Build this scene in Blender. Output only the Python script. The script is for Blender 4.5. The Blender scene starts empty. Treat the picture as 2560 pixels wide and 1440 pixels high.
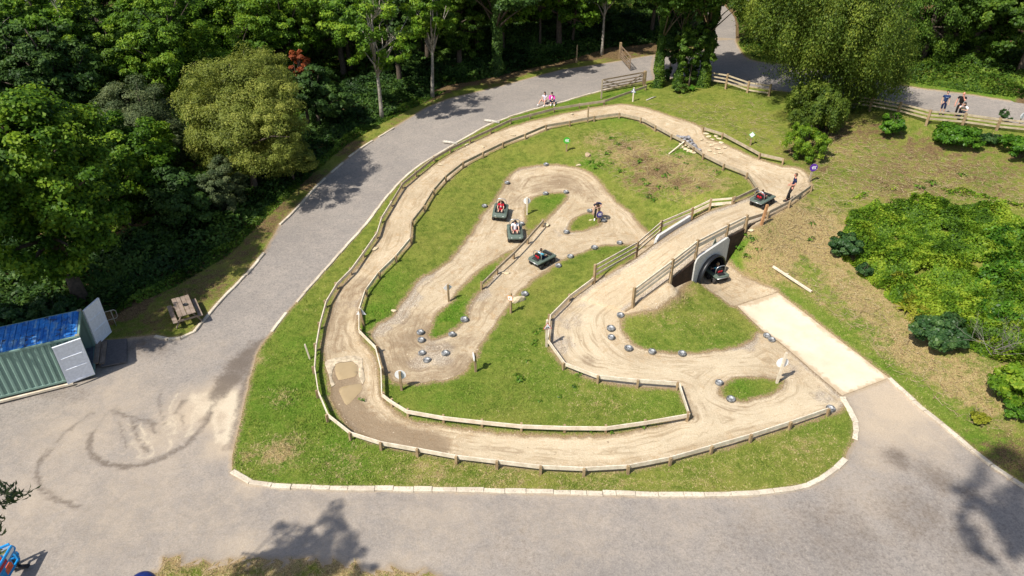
import bpy, bmesh, math, random
import numpy as np
from mathutils import Vector, Matrix, Euler
from mathutils.geometry import delaunay_2d_cdt

# ------------------------------------------------------------------ camera, sky, sun, exposure
S = bpy.context.scene
COL = S.collection
CAM_H, PITCH, FPX = 21.0, math.radians(32.6), 1760.0      # photo is 2560 px wide
cd = bpy.data.cameras.new('camera')
cam = bpy.data.objects.new('camera', cd); COL.objects.link(cam)
cam.location = (0, 0, CAM_H)
cam.rotation_euler = (math.pi/2 - PITCH, 0, 0)
cd.sensor_width = 36.0; cd.lens = 36.0*FPX/2560.0
cd.clip_start = 0.5; cd.clip_end = 1500
S.camera = cam
SUN_TO = Vector((-0.76, -0.65, 0)).normalized()
SUN_EL = math.radians(53)
sun_vec = Vector((SUN_TO.x*math.cos(SUN_EL), SUN_TO.y*math.cos(SUN_EL), math.sin(SUN_EL)))
w = bpy.data.worlds.new('World'); S.world = w; w.use_nodes = True
wn = w.node_tree.nodes; wl = w.node_tree.links
sky = wn.new('ShaderNodeTexSky'); sky.sky_type = 'NISHITA'; sky.sun_disc = False
sky.sun_elevation = SUN_EL; sky.sun_rotation = math.atan2(SUN_TO.x, SUN_TO.y)
sky.air_density = 1.0; sky.dust_density = 1.5
bg = wn['Background']; bg.inputs['Strength'].default_value = 0.098
wl.new(sky.outputs[0], bg.inputs[0])
sl = bpy.data.lights.new('sun', 'SUN'); sl.energy = 4.2; sl.angle = math.radians(0.7); sl.color = (1.0, 0.95, 0.86)
so = bpy.data.objects.new('sun', sl); COL.objects.link(so)
so.rotation_euler = (-sun_vec).to_track_quat('-Z', 'Y').to_euler(); so.location = (-30, -30, 60)
S.view_settings.view_transform = 'Standard'; S.view_settings.look = 'None'
S.view_settings.exposure = 0.58; S.view_settings.gamma = 1.0
S.render.engine = 'CYCLES'
S.cycles.max_bounces = 5; S.cycles.diffuse_bounces = 3; S.cycles.glossy_bounces = 2
S.cycles.transmission_bounces = 3; S.cycles.transparent_max_bounces = 6

rng = np.random.default_rng(7)
random.seed(7)

# ------------------------------------------------------------------ pixel <-> world
_fw = np.array([0, math.cos(PITCH), -math.sin(PITCH)]); _dn = np.array([0, -math.sin(PITCH), -math.cos(PITCH)])
def rays(uv):
    uv = np.asarray(uv, float).reshape(-1, 2)
    x = (uv[:, 0]-1280)/FPX; y = (uv[:, 1]-720)/FPX
    return np.stack([x, np.zeros_like(x), np.zeros_like(x)], 1) + _fw + y[:, None]*_dn
def at_z(u, v, z):
    r = rays([(u, v)])[0]; d = (z-CAM_H)/r[2]
    return r[0]*d, r[1]*d

# ------------------------------------------------------------------ terrain heights (control points: pixel u, v, height)
CP = [(-200,1440,-.1),(400,1440,0),(1280,1440,0),(2200,1440,0),(2700,1440,0),(0,1150,0),(400,1100,0),(800,1250,0),(1280,1230,0),(1800,1240,0),(2300,1150,.05),(2600,1250,.3),
 (0,985,-.05),(200,930,0),(330,850,.1),(560,980,.05),(500,800,.2),(450,780,.25),(250,800,.2),(60,760,.2),(700,680,.5),(560,650,.6),(780,530,.9),(640,520,1.0),(900,430,1.4),(780,400,1.6),(1050,330,2.0),(930,290,2.1),(1200,265,2.4),(1350,215,2.8),(1500,195,3.0),(1400,150,2.9),(1600,160,3.1),(1700,170,3.2),(1800,150,3.5),(1800,60,4.0),(1780,20,4.3),
 (640,1000,.05),(620,1120,.05),(700,900,.1),(760,800,.25),(830,690,.5),(920,570,.95),(1000,470,1.4),(1100,390,1.8),(1250,310,2.3),(1400,265,2.6),(1560,230,2.9),(1650,240,3.1),
 (860,920,.02),(850,780,.2),(900,690,.45),(980,560,.95),(1060,450,1.4),(1150,395,1.75),(1280,325,2.2),(1420,285,2.5),(1550,278,2.65),(1650,300,2.75),(1760,345,2.75),(1850,410,2.65),(1930,450,2.6),(2000,440,2.7),
 (940,740,.35),(1000,620,.75),(1080,520,1.05),(1200,430,1.35),(1330,370,1.75),(1480,320,2.2),(1600,350,2.25),(1720,410,2.3),(1830,455,2.4),(1480,380,1.8),(1560,420,1.65),(1680,460,1.8),
 (1400,425,1.25),(1300,430,1.15),(1230,530,.75),(1300,590,.5),(1440,460,1.05),(1500,520,.75),(1560,560,.45),(1620,590,.2),(1400,620,.35),(1560,480,1.0),(1640,520,.85),(1700,530,1.0),(1800,497,2.2),(1740,525,1.4),
 (1160,650,.4),(1050,800,.1),(1000,900,.05),(1150,800,.1),(1250,750,.15),(1300,690,.3),(1480,640,.3),(1545,640,.35),(1400,720,.15),(1300,850,.05),(1200,1000,0),(1600,1020,0),(1000,1000,0),(1450,850,.1),(1450,760,.25),(1540,900,.05),(1700,930,0),(1850,1040,0),(2050,1000,0),(1200,1110,0),(1600,1130,0),(900,1050,0),
 (1582,770,.6),(1640,745,.75),(1690,715,.85),(1737,685,.7),(1750,706,.05),(1650,820,.2),(1800,800,.1),(1740,760,.35),(1780,690,.02),(1815,652,.1),(1832,625,1.25),(1855,600,1.75),(1880,575,2.2),(1850,665,.5),(1870,690,.25),(1850,720,.05),(1843,765,.02),(1940,733,.1),(2000,800,0),(2160,960,0),
 (1920,550,2.3),(1980,510,2.5),(2040,460,2.7),(1950,600,1.7),(1950,660,.8),(2020,700,.5),(2100,780,.4),(2250,920,.2),(2400,1050,.2),(2560,1160,.5),(2100,560,2.0),(2060,640,1.1),(2200,700,1.1),(2300,850,.7),(2500,950,1.0),(2250,560,2.1),(2400,640,2.0),(2550,700,2.2),(2200,450,2.8),(2400,480,2.8),(2600,480,3.0),(2100,380,3.3),(2000,300,3.5),(2050,420,2.9),(2300,350,3.9),(2500,380,3.8),(2600,400,3.8),(1900,300,3.3),(1800,260,3.2),(1870,230,3.5),(2180,275,4.2),(2315,313,4.5),(2490,328,4.5),(2640,345,4.4),(2300,240,4.7),(2500,280,4.8),(2150,215,4.3),(2000,200,4.0),(1900,180,3.8),(2400,220,5.2),(2600,250,5.2),(2300,170,5.5)]
FAR = [(-120,20,2),(-70,30,.5),(-60,60,2),(-45,60,1.8),(-30,48,.9),(-26,40,.4),(-20,60,2),(-35,80,4),(-70,100,8),(-120,120,14),(0,75,4.2),(0,90,6.5),(-20,110,10),(20,90,6.5),(50,80,8),(40,60,6.2),(60,50,6),(50,35,4),(60,10,2),(100,40,8),(0,150,20),(-100,200,32),(100,200,34),(0,280,44),(200,100,22),(-220,100,20),(0,0,-.3),(-40,0,-.3),(40,0,0),(0,-40,-1),(120,-40,0),(-150,-40,0)]
def _tps_fit(pts, lam):
    X = pts[:, :2]; n = len(X)
    d2 = ((X[:, None]-X[None])**2).sum(-1); K = .5*d2*np.log(d2+1e-9); K[np.arange(n), np.arange(n)] = lam
    A = np.zeros((n+3, n+3)); A[:n, :n] = K; A[:n, n] = 1; A[:n, n+1:] = X; A[n, :n] = 1; A[n+1:, :n] = X.T
    return X, np.linalg.solve(A, np.r_[pts[:, 2], 0, 0, 0])
def _tps_eval(fit, xy):
    X, c = fit; out = np.empty(len(xy))
    for i in range(0, len(xy), 20000):
        q = xy[i:i+20000]; d2 = ((q[:, None]-X[None])**2).sum(-1)
        out[i:i+20000] = (.5*d2*np.log(d2+1e-9))@c[:-3] + c[-3] + q@c[-2:]
    return out
_pts = np.array([(*at_z(u, v, z), z) for u, v, z in CP] + FAR)
_k = np.ones(len(_pts), bool)
for i in range(len(_pts)):                 # drop near-duplicates
    for j in range(i):
        if _k[j] and np.hypot(*(_pts[i, :2]-_pts[j, :2])) < .25: _k[i] = False
BASE = _tps_fit(_pts[_k], 0.6)

# the raised track over the tunnel: front and back edge of the deck (pixel u, v, height)
FRONT = [(1565,778,.55),(1582,765,.75),(1676,697,1.5),(1738,645,2.02),(1817,592,2.3),(1866,566,2.4),(1918,541,2.5),(1969,515,2.56)]
BACK = [(1440,740,.35),(1485,706,.62),(1590,645,1.5),(1648,602,2.05),(1727,552,2.35),(1772,528,2.42),(1834,508,2.5),(1892,484,2.58)]
front = np.array([(*at_z(u, v, z), z) for u, v, z in FRONT]); back = np.array([(*at_z(u, v, z), z) for u, v, z in BACK])
DECK_FIT = _tps_fit(np.vstack([front, back]), 0.8)
deck_poly = np.vstack([front[:, :2], back[::-1, :2]])
def seg_dist(xy, poly, closed=True):
    a = poly; b = np.roll(poly, -1, 0)
    if not closed: a = poly[:-1]; b = poly[1:]
    d = np.full(len(xy), 1e9)
    for p, q in zip(a, b):
        e = q-p; t = np.clip(((xy-p)@e)/max(e@e, 1e-12), 0, 1)
        d = np.minimum(d, np.hypot(*(xy-p-t[:, None]*e).T))
    return d
def inside(xy, poly):
    x, y = xy[:, 0], xy[:, 1]; c = np.zeros(len(xy), bool); n = len(poly); j = n-1
    for i in range(n):
        xi, yi = poly[i]; xj, yj = poly[j]
        if yi != yj:
            c ^= ((yi > y) != (yj > y)) & (x < (xj-xi)*(y-yi)/(yj-yi)+xi)
        j = i
    return c
def sstep(a, b, x):
    t = np.clip((x-a)/(b-a), 0, 1); return t*t*(3-2*t)
# tunnel axis: from the front portal to the back portal
PL, PR = front[3, :2], front[4, :2]           # ends of the front portal
TDIR = (PR-PL)/np.linalg.norm(PR-PL); TNOR = np.array([-TDIR[1], TDIR[0]])
TMID = (PL+PR)/2
FLOOR = 0.04
SPAN0, SPAN1 = (front[2, :2]-TMID)@TDIR, (front[5, :2]-TMID)@TDIR   # walls stand between these
def deck_h(xy): return _tps_eval(DECK_FIT, xy)
def height(xy, lower=True):
    xy = np.asarray(xy, float).reshape(-1, 2)
    h = _tps_eval(BASE, xy)
    near = seg_dist(xy, deck_poly) < 3.0
    near |= inside(xy, deck_poly)
    if near.any():
        q = xy[near]; ins = inside(q, deck_poly); d = seg_dist(q, deck_poly); sd = np.where(ins, -d, d)
        s = (q-TMID)@TDIR
        zone = sstep(SPAN0-.3, SPAN0+.5, s)*(1-sstep(SPAN1-.4, SPAN1+.4, s))     # 1 between the walls
        wslope = 1-sstep(0, 1.3, sd)
        wwall = sstep(.15, .75, -sd)
        tun = 1-sstep(1.15, 1.5, np.abs(s))
        wgt = wslope*(1-zone)+wwall*zone*(1-tun)
        hb = h[near]; hd = deck_h(q)
        hn = hb+(hd-.05-hb)*wgt
        inn = (sd < .3) & (tun > 0)
        hn = np.where(inn, hn*(1-tun)+FLOOR*tun, hn)
        h[near] = hn
    return h
def top_height(xy):
    "height of the surface one can stand on (deck included)"
    xy = np.asarray(xy, float).reshape(-1, 2)
    h = height(xy); ins = inside(xy, deck_poly)
    if ins.any(): h[ins] = deck_h(xy[ins])
    return h
def ground_at(uv, dz=0.0, surf=None):
    "points where the photo's sight lines meet the terrain (raised by dz)"
    surf = surf or top_height
    R = rays(uv); n = len(R)
    ds = np.concatenate([np.arange(14, 70, .5), np.arange(70, 260, 2.)])
    hit = np.full(n, np.nan); prev = None
    P = R[:, None]*ds[None, :, None]
    hh = surf(P[..., :2].reshape(-1, 2)).reshape(n, -1)+dz
    below = (P[..., 2]+CAM_H) < hh
    lo = np.empty(n); hi = np.empty(n)
    for i in range(n):
        k = np.argmax(below[i]) if below[i].any() else len(ds)-1
        k = max(k, 1); lo[i], hi[i] = ds[k-1], ds[k]
    for _ in range(14):
        m = (lo+hi)/2; Q = R*m[:, None]
        b = (Q[:, 2]+CAM_H) < surf(Q[:, :2])+dz
        hi = np.where(b, m, hi); lo = np.where(b, lo, m)
    Q = R*((lo+hi)/2)[:, None]; Q[:, 2] += CAM_H
    return Q
def G(u, v, dz=0.0, surf=None): return Vector(ground_at([(u, v)], dz, surf)[0])
def px_per_m(p): return FPX/(np.asarray(p)-(0, 0, CAM_H)).dot(_fw)

# ------------------------------------------------------------------ object helpers
def setp(o, label=None, cat=None, group=None, kind=None):
    if label: o['label'] = label
    if cat: o['category'] = cat
    if group: o['group'] = group
    if kind: o['kind'] = kind
    return o
def empty(name, loc, label, cat, group=None, rz=0.0):
    o = bpy.data.objects.new(name, None); COL.objects.link(o); o.location = loc; o.rotation_euler = (0, 0, rz)
    o.empty_display_size = .3
    return setp(o, label, cat, group)
def link(name, me, parent=None, mats=()):
    o = bpy.data.objects.new(name, me); COL.objects.link(o)
    for m in mats: me.materials.append(m)
    if parent is not None: o.parent = parent
    return o
def np_mesh(name, V, F, attrs=None, smooth=False, mi=None):
    "V (n,3), F (m,k) int -> mesh"
    V = np.asarray(V, np.float32); F = np.asarray(F, np.int32)
    me = bpy.data.meshes.new(name); me.vertices.add(len(V)); me.vertices.foreach_set('co', V.ravel())
    m, k = F.shape; me.loops.add(m*k); me.loops.foreach_set('vertex_index', F.ravel())
    me.polygons.add(m); me.polygons.foreach_set('loop_start', np.arange(0, m*k, k, dtype=np.int32))
    if smooth: me.polygons.foreach_set('use_smooth', np.ones(m, bool))
    if mi is not None: me.polygons.foreach_set('material_index', np.asarray(mi, np.int32))
    for an, av in (attrs or {}).items():
        a = me.attributes.new(an, 'FLOAT', 'POINT'); a.data.foreach_set('value', np.asarray(av, np.float32))
    me.update(calc_edges=True); me.validate()
    return me
class MB:
    "collects simple solids into one mesh"
    def __init__(s): s.v = []; s.f = []; s.m = []; s.sm = []
    def add(s, V, F, mi=0, smooth=False):
        b = len(s.v); s.v += [tuple(x) for x in V]; s.f += [tuple(b+i for i in f) for f in F]; s.m += [mi]*len(F); s.sm += [smooth]*len(F); return s
    def box(s, c, d, mi=0, rot=None, bev=0.0):
        x, y, z = d[0]/2, d[1]/2, d[2]/2
        if bev:
            b = min(bev, x*.9, y*.9, z*.9)
            V = []; 
            for zz, k in ((-z, b), (-z+b, 0), (z-b, 0), (z, b)):
                for sx, sy in ((-1,-1),(1,-1),(1,1),(-1,1)): V.append((sx*(x-k), sy*(y-k), zz))
            F = [(3,2,1,0), (12,13,14,15)]
            for r in range(3):
                for i in range(4): F.append((r*4+i, r*4+(i+1)%4, r*4+4+(i+1)%4, r*4+4+i))
        else:
            V = [(-x,-y,-z),(x,-y,-z),(x,y,-z),(-x,y,-z),(-x,-y,z),(x,-y,z),(x,y,z),(-x,y,z)]
            F = [(3,2,1,0),(4,5,6,7),(0,1,5,4),(1,2,6,5),(2,3,7,6),(3,0,4,7)]
        M = (rot if rot is not None else Matrix.Identity(3)); c = Vector(c)
        return s.add([M@Vector(p)+c for p in V], F, mi)
    def bar(s, a, b, wid, hei, mi=0, up=Vector((0,0,1)), ext=0.0):
        "rectangular bar from a to b, wid sideways, hei along up"
        a = Vector(a); b = Vector(b); d = (b-a).normalized(); a = a-d*ext; b = b+d*ext
        sd = d.cross(up)
        if sd.length < 1e-4: sd = d.cross(Vector((1,0,0)))
        sd.normalize(); uu = sd.cross(d).normalized()
        V = [p+sd*(i*wid/2)+uu*(j*hei/2) for p in (a, b) for i, j in ((-1,-1),(1,-1),(1,1),(-1,1))]
        return s.add(V, [(0,1,2,3),(7,6,5,4),(0,4,5,1),(1,5,6,2),(2,6,7,3),(3,7,4,0)], mi)
    def tube(s, pts, rad, n=8, mi=0, smooth=True, caps=True):
        pts = [Vector(p) for p in pts]; rad = rad if hasattr(rad, '__len__') else [rad]*len(pts)
        V = []; F = []; prev = None
        for i, p in enumerate(pts):
            t = (pts[min(i+1, len(pts)-1)]-pts[max(i-1, 0)]).normalized()
            if prev is None:
                a = t.cross(Vector((0,0,1)))
                if a.length < .05: a = t.cross(Vector((1,0,0)))
            else: a = prev-t*prev.dot(t)
            a.normalize(); b = t.cross(a); prev = a
            for k in range(n):
                an = 2*math.pi*k/n; V.append(p+(a*math.cos(an)+b*math.sin(an))*rad[i])
        for i in range(len(pts)-1):
            for k in range(n): F.append((i*n+k, i*n+(k+1)%n, (i+1)*n+(k+1)%n, (i+1)*n+k))
        if caps: F += [tuple(range(n-1, -1, -1)), tuple(range((len(pts)-1)*n, len(pts)*n))]
        return s.add(V, F, mi, smooth)
    def lathe(s, prof, n=24, mi=0, M=None, smooth=True, closed=False):
        "profile (r, z) about z"
        V = [(r*math.cos(2*math.pi*k/n), r*math.sin(2*math.pi*k/n), z) for r, z in prof for k in range(n)]
        if M is not None: V = [M@Vector(p) for p in V]
        F = []; m = len(prof)
        for i in range(m if closed else m-1):
            j = (i+1) % m
            for k in range(n): F.append((i*n+k, i*n+(k+1)%n, j*n+(k+1)%n, j*n+k))
        return s.add(V, F, mi, smooth)
    def prism(s, poly, z0, z1, mi=0, M=None):
        n = len(poly); V = [(x, y, z0) for x, y in poly]+[(x, y, z1) for x, y in poly]
        if M is not None: V = [M@Vector(p) for p in V]
        F = [tuple(range(n-1, -1, -1)), tuple(range(n, 2*n))]+[(i, (i+1)%n, n+(i+1)%n, n+i) for i in range(n)]
        return s.add(V, F, mi)
    def sphere(s, c, r, nu=12, nv=8, mi=0, M=None, smooth=True, v0=0.0, v1=1.0):
        r = r if hasattr(r, '__len__') else (r, r, r); c = Vector(c); V = []; F = []
        for j in range(nv+1):
            ph = math.pi*(v0+(v1-v0)*j/nv)
            for i in range(nu):
                t = 2*math.pi*i/nu; p = Vector((r[0]*math.sin(ph)*math.cos(t), r[1]*math.sin(ph)*math.sin(t), r[2]*math.cos(ph)))
                V.append((M@p if M is not None else p)+c)
        for j in range(nv):
            for i in range(nu): F.append((j*nu+i, (j+1)*nu+i, (j+1)*nu+(i+1)%nu, j*nu+(i+1)%nu))
        return s.add(V, F, mi, smooth)
    def mesh(s, name):
        me = bpy.data.meshes.new(name); me.from_pydata([tuple(p) for p in s.v], [], s.f)
        me.polygons.foreach_set('material_index', s.m); me.polygons.foreach_set('use_smooth', s.sm); me.update(); me.validate()
        bm = bmesh.new(); bm.from_mesh(me); bmesh.ops.remove_doubles(bm, verts=bm.verts, dist=1e-5); bmesh.ops.recalc_face_normals(bm, faces=bm.faces); bm.to_mesh(me); bm.free()
        return me
    def build(s, name, mats, parent=None):
        return link(name, s.mesh(name), parent, mats if isinstance(mats, (list, tuple)) else [mats])
def copy_thing(o, parent=None):
    c = o.copy(); COL.objects.link(c)
    if parent is not None: c.parent = parent
    for ch in list(o.children): copy_thing(ch, c)
    return c

# ------------------------------------------------------------------ materials
def lin(c):
    c = [x/255 for x in c]; return tuple(x/12.92 if x <= .04045 else ((x+.055)/1.055)**2.4 for x in c)
class NT:
    def __init__(s, name):
        s.m = bpy.data.materials.new(name); s.m.use_nodes = True; s.t = s.m.node_tree; s.b = s.t.nodes['Principled BSDF']; s.out = s.t.nodes['Material Output']
        s.co = s.t.nodes.new('ShaderNodeTexCoord').outputs['Object']; s.b.inputs['Roughness'].default_value = .85; s.b.inputs['Specular IOR Level'].default_value = .25
    def n(s, t, **k):
        nd = s.t.nodes.new(t)
        for a, v in k.items(): setattr(nd, a, v)
        return nd
    def l(s, a, b): s.t.links.new(a, b)
    def noise(s, scale, detail=4, rough=.55, co=None, dist=0, out='Fac'):
        n = s.n('ShaderNodeTexNoise'); n.inputs['Scale'].default_value = scale; n.inputs['Detail'].default_value = detail; n.inputs['Roughness'].default_value = rough; n.inputs['Distortion'].default_value = dist
        s.l(co or s.co, n.inputs['Vector']); return n.outputs[out]
    def voro(s, scale, co=None, out='Color', feat='F1', rnd=1.0):
        n = s.n('ShaderNodeTexVoronoi', feature=feat); n.inputs['Scale'].default_value = scale; n.inputs['Randomness'].default_value = rnd
        s.l(co or s.co, n.inputs['Vector']); return n.outputs[out]
    def attr(s, name):
        n = s.n('ShaderNodeAttribute'); n.attribute_name = name; return n.outputs['Fac']
    def math(s, op, a, b=None, clamp=False):
        n = s.n('ShaderNodeMath', operation=op); n.use_clamp = clamp
        for i, x in enumerate((a, b)):
            if x is None: continue
            if isinstance(x, (int, float)): n.inputs[i].default_value = x
            else: s.l(x, n.inputs[i])
        return n.outputs[0]
    def ramp(s, x, a, b, lo=0., hi=1.):
        "smooth map of x from [a,b] to [lo,hi]"
        n = s.n('ShaderNodeMapRange', interpolation_type='SMOOTHSTEP'); s.l(x, n.inputs[0])
        for i, vv in enumerate((a, b, lo, hi)): n.inputs[i+1].default_value = vv
        return n.outputs[0]
    def mix(s, f, a, b, blend='MIX'):
        n = s.n('ShaderNodeMix', data_type='RGBA', blend_type=blend)
        if isinstance(f, (int, float)): n.inputs[0].default_value = f
        else: s.l(f, n.inputs[0])
        for i, x in ((6, a), (7, b)):
            if isinstance(x, (tuple, list)): n.inputs[i].default_value = (*x[:3], 1)
            else: s.l(x, n.inputs[i])
        return n.outputs[2]
    def bump(s, hgt, strength=.3, dist=.05):
        n = s.n('ShaderNodeBump'); n.inputs['Strength'].default_value = strength; n.inputs['Distance'].default_value = dist
        s.l(hgt, n.inputs['Height']); s.l(n.outputs[0], s.b.inputs['Normal'])
    def col(s, c):
        if isinstance(c, (tuple, list)): s.b.inputs['Base Color'].default_value = (*c[:3], 1)
        else: s.l(c, s.b.inputs['Base Color'])
        return s
    def rough(s, x):
        if isinstance(x, (int, float)): s.b.inputs['Roughness'].default_value = x
        else: s.l(x, s.b.inputs['Roughness'])
        return s
def simple(name, c, rough=.6, metal=0., var=.25, scale=9., spec=.35, bump=0.):
    t = NT(name); n = t.noise(scale, 5, .6)
    a = tuple(x*(1-var) for x in c); b = tuple(min(1, x*(1+var)) for x in c)
    t.col(t.mix(t.ramp(n, .3, .7), a, b)).rough(rough); t.b.inputs['Metallic'].default_value = metal; t.b.inputs['Specular IOR Level'].default_value = spec
    if bump: t.bump(t.noise(scale*4, 4), bump, .02)
    return t.m
# ------------------------------------------------------------------ outlines of the ground's surfaces (photo pixels laid on the terrain)
def smooth(pts, closed=True, step=7.0):
    "Catmull-Rom through pixel points"
    p = np.asarray(pts, float); n = len(p); out = []
    for i in range(n if closed else n-1):
        p0, p1, p2, p3 = (p[(i-1) % n], p[i], p[(i+1) % n], p[(i+2) % n]) if closed else (p[max(i-1, 0)], p[i], p[i+1], p[min(i+2, n-1)])
        k = max(1, int(np.hypot(*(p2-p1))/step))
        for t in np.arange(k)/k:
            out.append(.5*(2*p1+(p2-p0)*t+(2*p0-5*p1+4*p2-p3)*t*t+(3*p1-p0-3*p2+p3)*t**3))
    if not closed: out.append(p[-1])
    return np.array(out)
def wob(xy, amp, seed):
    r = np.random.default_rng(seed); n = len(xy); q = r.normal(0, 1, (n, 2))
    for _ in range(1): q = .5*q+.25*(np.roll(q, 1, 0)+np.roll(q, -1, 0))
    return xy+q*amp
def outline(pts, amp=.04, seed=0, sm=True, step=7.0, surf=height):
    p = smooth(pts, True, step) if sm else np.vstack([np.linspace(a, b, max(2, int(np.hypot(*(np.array(b)-a))/10)), endpoint=False) for a, b in zip(pts, pts[1:]+pts[:1])])
    xy = ground_at(p, 0, surf)[:, :2]
    return wob(xy, amp, seed) if amp else xy
ROAD_L = [(385,838),(430,846),(480,832),(515,790),(550,750),(610,690),(660,630),(700,560),(740,520),(800,455),(850,410),(900,370),(985,318),(1060,272),(1120,247),(1250,215),(1400,175),(1500,160),(1560,150),(1640,136)]
ISLE_L = [(1612,203),(1560,213),(1500,228),(1440,245),(1380,262),(1340,272),(1290,287),(1240,305),(1210,318),(1150,352),(1090,388),(1040,420),(1000,455),(960,500),(920,555),(870,610),(830,655),(790,700),(750,745),(710,790),(680,830),(655,862)]
ISLE_D = [(640,890),(622,960),(602,1050),(586,1110),(578,1160)]
ISLE_B = [(580,1178),(592,1194),(622,1205),(680,1213),(760,1218),(900,1221),(1100,1224),(1300,1229),(1500,1233),(1700,1237),(1860,1235),(1950,1225),(2020,1213),(2075,1183),(2113,1147)]
ISLE_R = [(2136,1100),(2140,1060),(2128,1030),(2105,990)]
PAD = [(1843,765),(1945,732),(2222,945),(2105,990),(1946,853),(1918,838)]
KERB_R = [(2222,945),(2300,1015),(2380,1080),(2450,1140),(2520,1190),(2570,1222),(2700,1315)]
road_a = outline([(-150,1560),(-150,1100),(-170,1010),(-60,900),(200,860),(320,845)]+ROAD_L+[(1720,130),(1720,170),(1660,195)]+ISLE_L+ISLE_D+ISLE_B+ISLE_R+KERB_R+[(2760,1560),(1500,1620),(1250,1560),(1110,1447),(1000,1430),(800,1407),(600,1400),(420,1403),(380,1440),(300,1560)], .03, 1, sm=False)
_m = (road_a[:, 1] < 17.5) & (np.abs(road_a[:, 0]) < 15); road_a[_m] += np.random.default_rng(4).normal(0, .16, (_m.sum(), 2))
road_b = outline([(1640,136),(1720,128),(1768,120),(1782,70),(1766,35),(1735,0),(1725,-25),(1765,-25),(1790,-5),(1836,45),(1842,110),(1880,150),(2000,165),(2170,199),(2300,220),(2400,233),(2560,257),(2760,290),(2760,350),(2560,312),(2330,276),(2230,261),(2130,246),(1925,224),(1800,206),(1720,190),(1640,198)], .04, 2)
TRACK_OUT = [(2082,1030),(1980,1064),(1880,1096),(1780,1125),(1680,1150),(1570,1170),(1460,1176),(1352,1170),(1243,1158),(1141,1144),(1044,1128),(955,1108),(885,1078),(848,1035),(830,1000),(826,960),(812,900),(812,850),(824,790),(845,735),(875,690),(913,648),(938,618),(955,575),(985,515),(1010,472),(1050,440),(1100,405),(1150,372),(1220,340),(1290,314),(1370,294),(1450,277),(1510,266),(1560,262),(1620,272),(1700,298),(1752,318),(1765,345),(1805,358),(1880,392),(1950,414),(1990,420),(2022,438),(2024,462)]
FRONT_PX = [(2015,482),(1969,515),(1918,541),(1866,566),(1817,592),(1738,645),(1676,697),(1582,765)]
track_out = np.vstack([outline(TRACK_OUT+[(2015,482),(1990,500),(1900,560),(1800,620),(1660,760),(1560,790),(1553,820),(1575,852),(1610,872),(1680,884),(1760,882),(1830,870),(1880,852),(1893,832),(1918,838),(1946,853),(2105,990)], .05, 3)])
TRACK_IN = [(1732,1044),(1700,1050),(1600,1074),(1515,1090),(1410,1092),(1300,1088),(1200,1078),(1110,1066),(1020,1050),(985,1026),(955,1000),(945,950),(938,900),(925,880),(897,840),(893,800),(903,755),(915,722),(950,682),(990,642),(1024,607),(1030,556),(1060,518),(1088,478),(1130,440),(1160,415),(1210,388),(1260,363),(1320,342),(1370,321),(1420,309),(1480,299),(1550,291),(1602,303),(1640,324),(1690,346),(1740,377),(1790,405),(1860,437),(1892,472)]
back_px = [(1892,484),(1834,508),(1772,528),(1727,552),(1648,602),(1590,645),(1485,706),(1440,738),(1384,790),(1376,850),(1414,915),(1496,951),(1595,965),(1697,973),(1712,1005)]
track_in = outline(TRACK_IN+back_px, .05, 4)
loop = outline([(1690,560),(1640,596),(1600,560),(1570,527),(1530,498),(1500,457),(1475,432),(1440,419),(1390,413),(1330,416),(1292,426),(1268,448),(1245,490),(1215,530),(1190,570),(1160,610),(1130,648),(1082,680),(1045,705),(1012,752),(980,792),(950,812),(930,835),(943,862),(955,905),(972,940),(1010,957),(1060,955),(1110,950),(1150,935),(1180,905),(1195,870),(1222,830),(1250,790),(1290,740),(1330,700),(1390,660),(1450,632),(1500,616),(1560,610),(1625,612),(1690,590)], .07, 5)
strip = outline([(1310,575),(1311,545),(1316,510),(1336,492),(1375,482),(1416,483),(1420,492),(1397,520),(1372,547),(1337,577),(1302,612),(1262,652),(1240,678),(1216,715),(1190,737),(1176,762),(1166,798),(1136,825),(1110,842),(1074,850),(1071,828),(1088,790),(1120,760),(1142,728),(1180,690),(1210,665),(1240,648),(1268,630),(1290,622),(1322,596)], .05, 6)
isle2 = outline([(1420,578),(1428,552),(1450,538),(1480,531),(1500,545),(1506,560),(1480,571),(1450,579)], .05, 7)
patch = outline([(1800,985),(1820,952),(1860,943),(1930,945),(1962,955),(1942,980),(1880,1000),(1840,1003)], .05, 8)
exitp = outline([(1700,680),(1742,700),(1768,722),(1800,742),(1843,766),(1945,732),(1905,712),(1860,692),(1822,662),(1790,640)], .05, 9, sm=True)
pad = outline(PAD, .01, 10, sm=False)
tnl = np.array([TMID+TDIR*a+TNOR*b for a, b in ((-1.1,-1.2),(1.1,-1.2),(1.15,0),(1.1,4.6),(-1.1,4.6),(-1.15,0))])
slab = outline([(818,900),(900,889),(907,918),(911,950),(905,960),(900,948),(895,920),(885,908),(840,912),(828,940),(838,962),(830,968),(821,940)], .03, 11)
pud1 = outline([(838,912),(850,906),(882,904),(890,910),(893,934),(886,940),(845,947),(840,935)], .03, 12)
pud2 = outline([(848,968),(880,960),(902,958),(905,968),(890,988),(878,1006),(866,1012),(855,995)], .03, 13)
deck_dense = np.vstack([np.linspace(a, b, max(2, int(np.hypot(*(b-a))/.2)), endpoint=False) for a, b in zip(deck_poly, np.roll(deck_poly, -1, 0))])
LOOPS = [road_a, road_b, track_out, track_in, loop, strip, isle2, patch, exitp, pad, tnl, slab, pud1, pud2, deck_dense]

# the woodland floor on the left and behind the upper road
woods = outline([(-600,880),(180,830),(330,800),(440,700),(560,640),(660,540),(760,450),(880,345),(960,300),(1060,255),(1180,215),(1300,190),(1420,160),(1550,140),(1640,125),(1740,118),(1755,60),(1700,-30),(1000,-60),(0,-60),(-600,-60)], 0, 0, sm=False)
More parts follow.
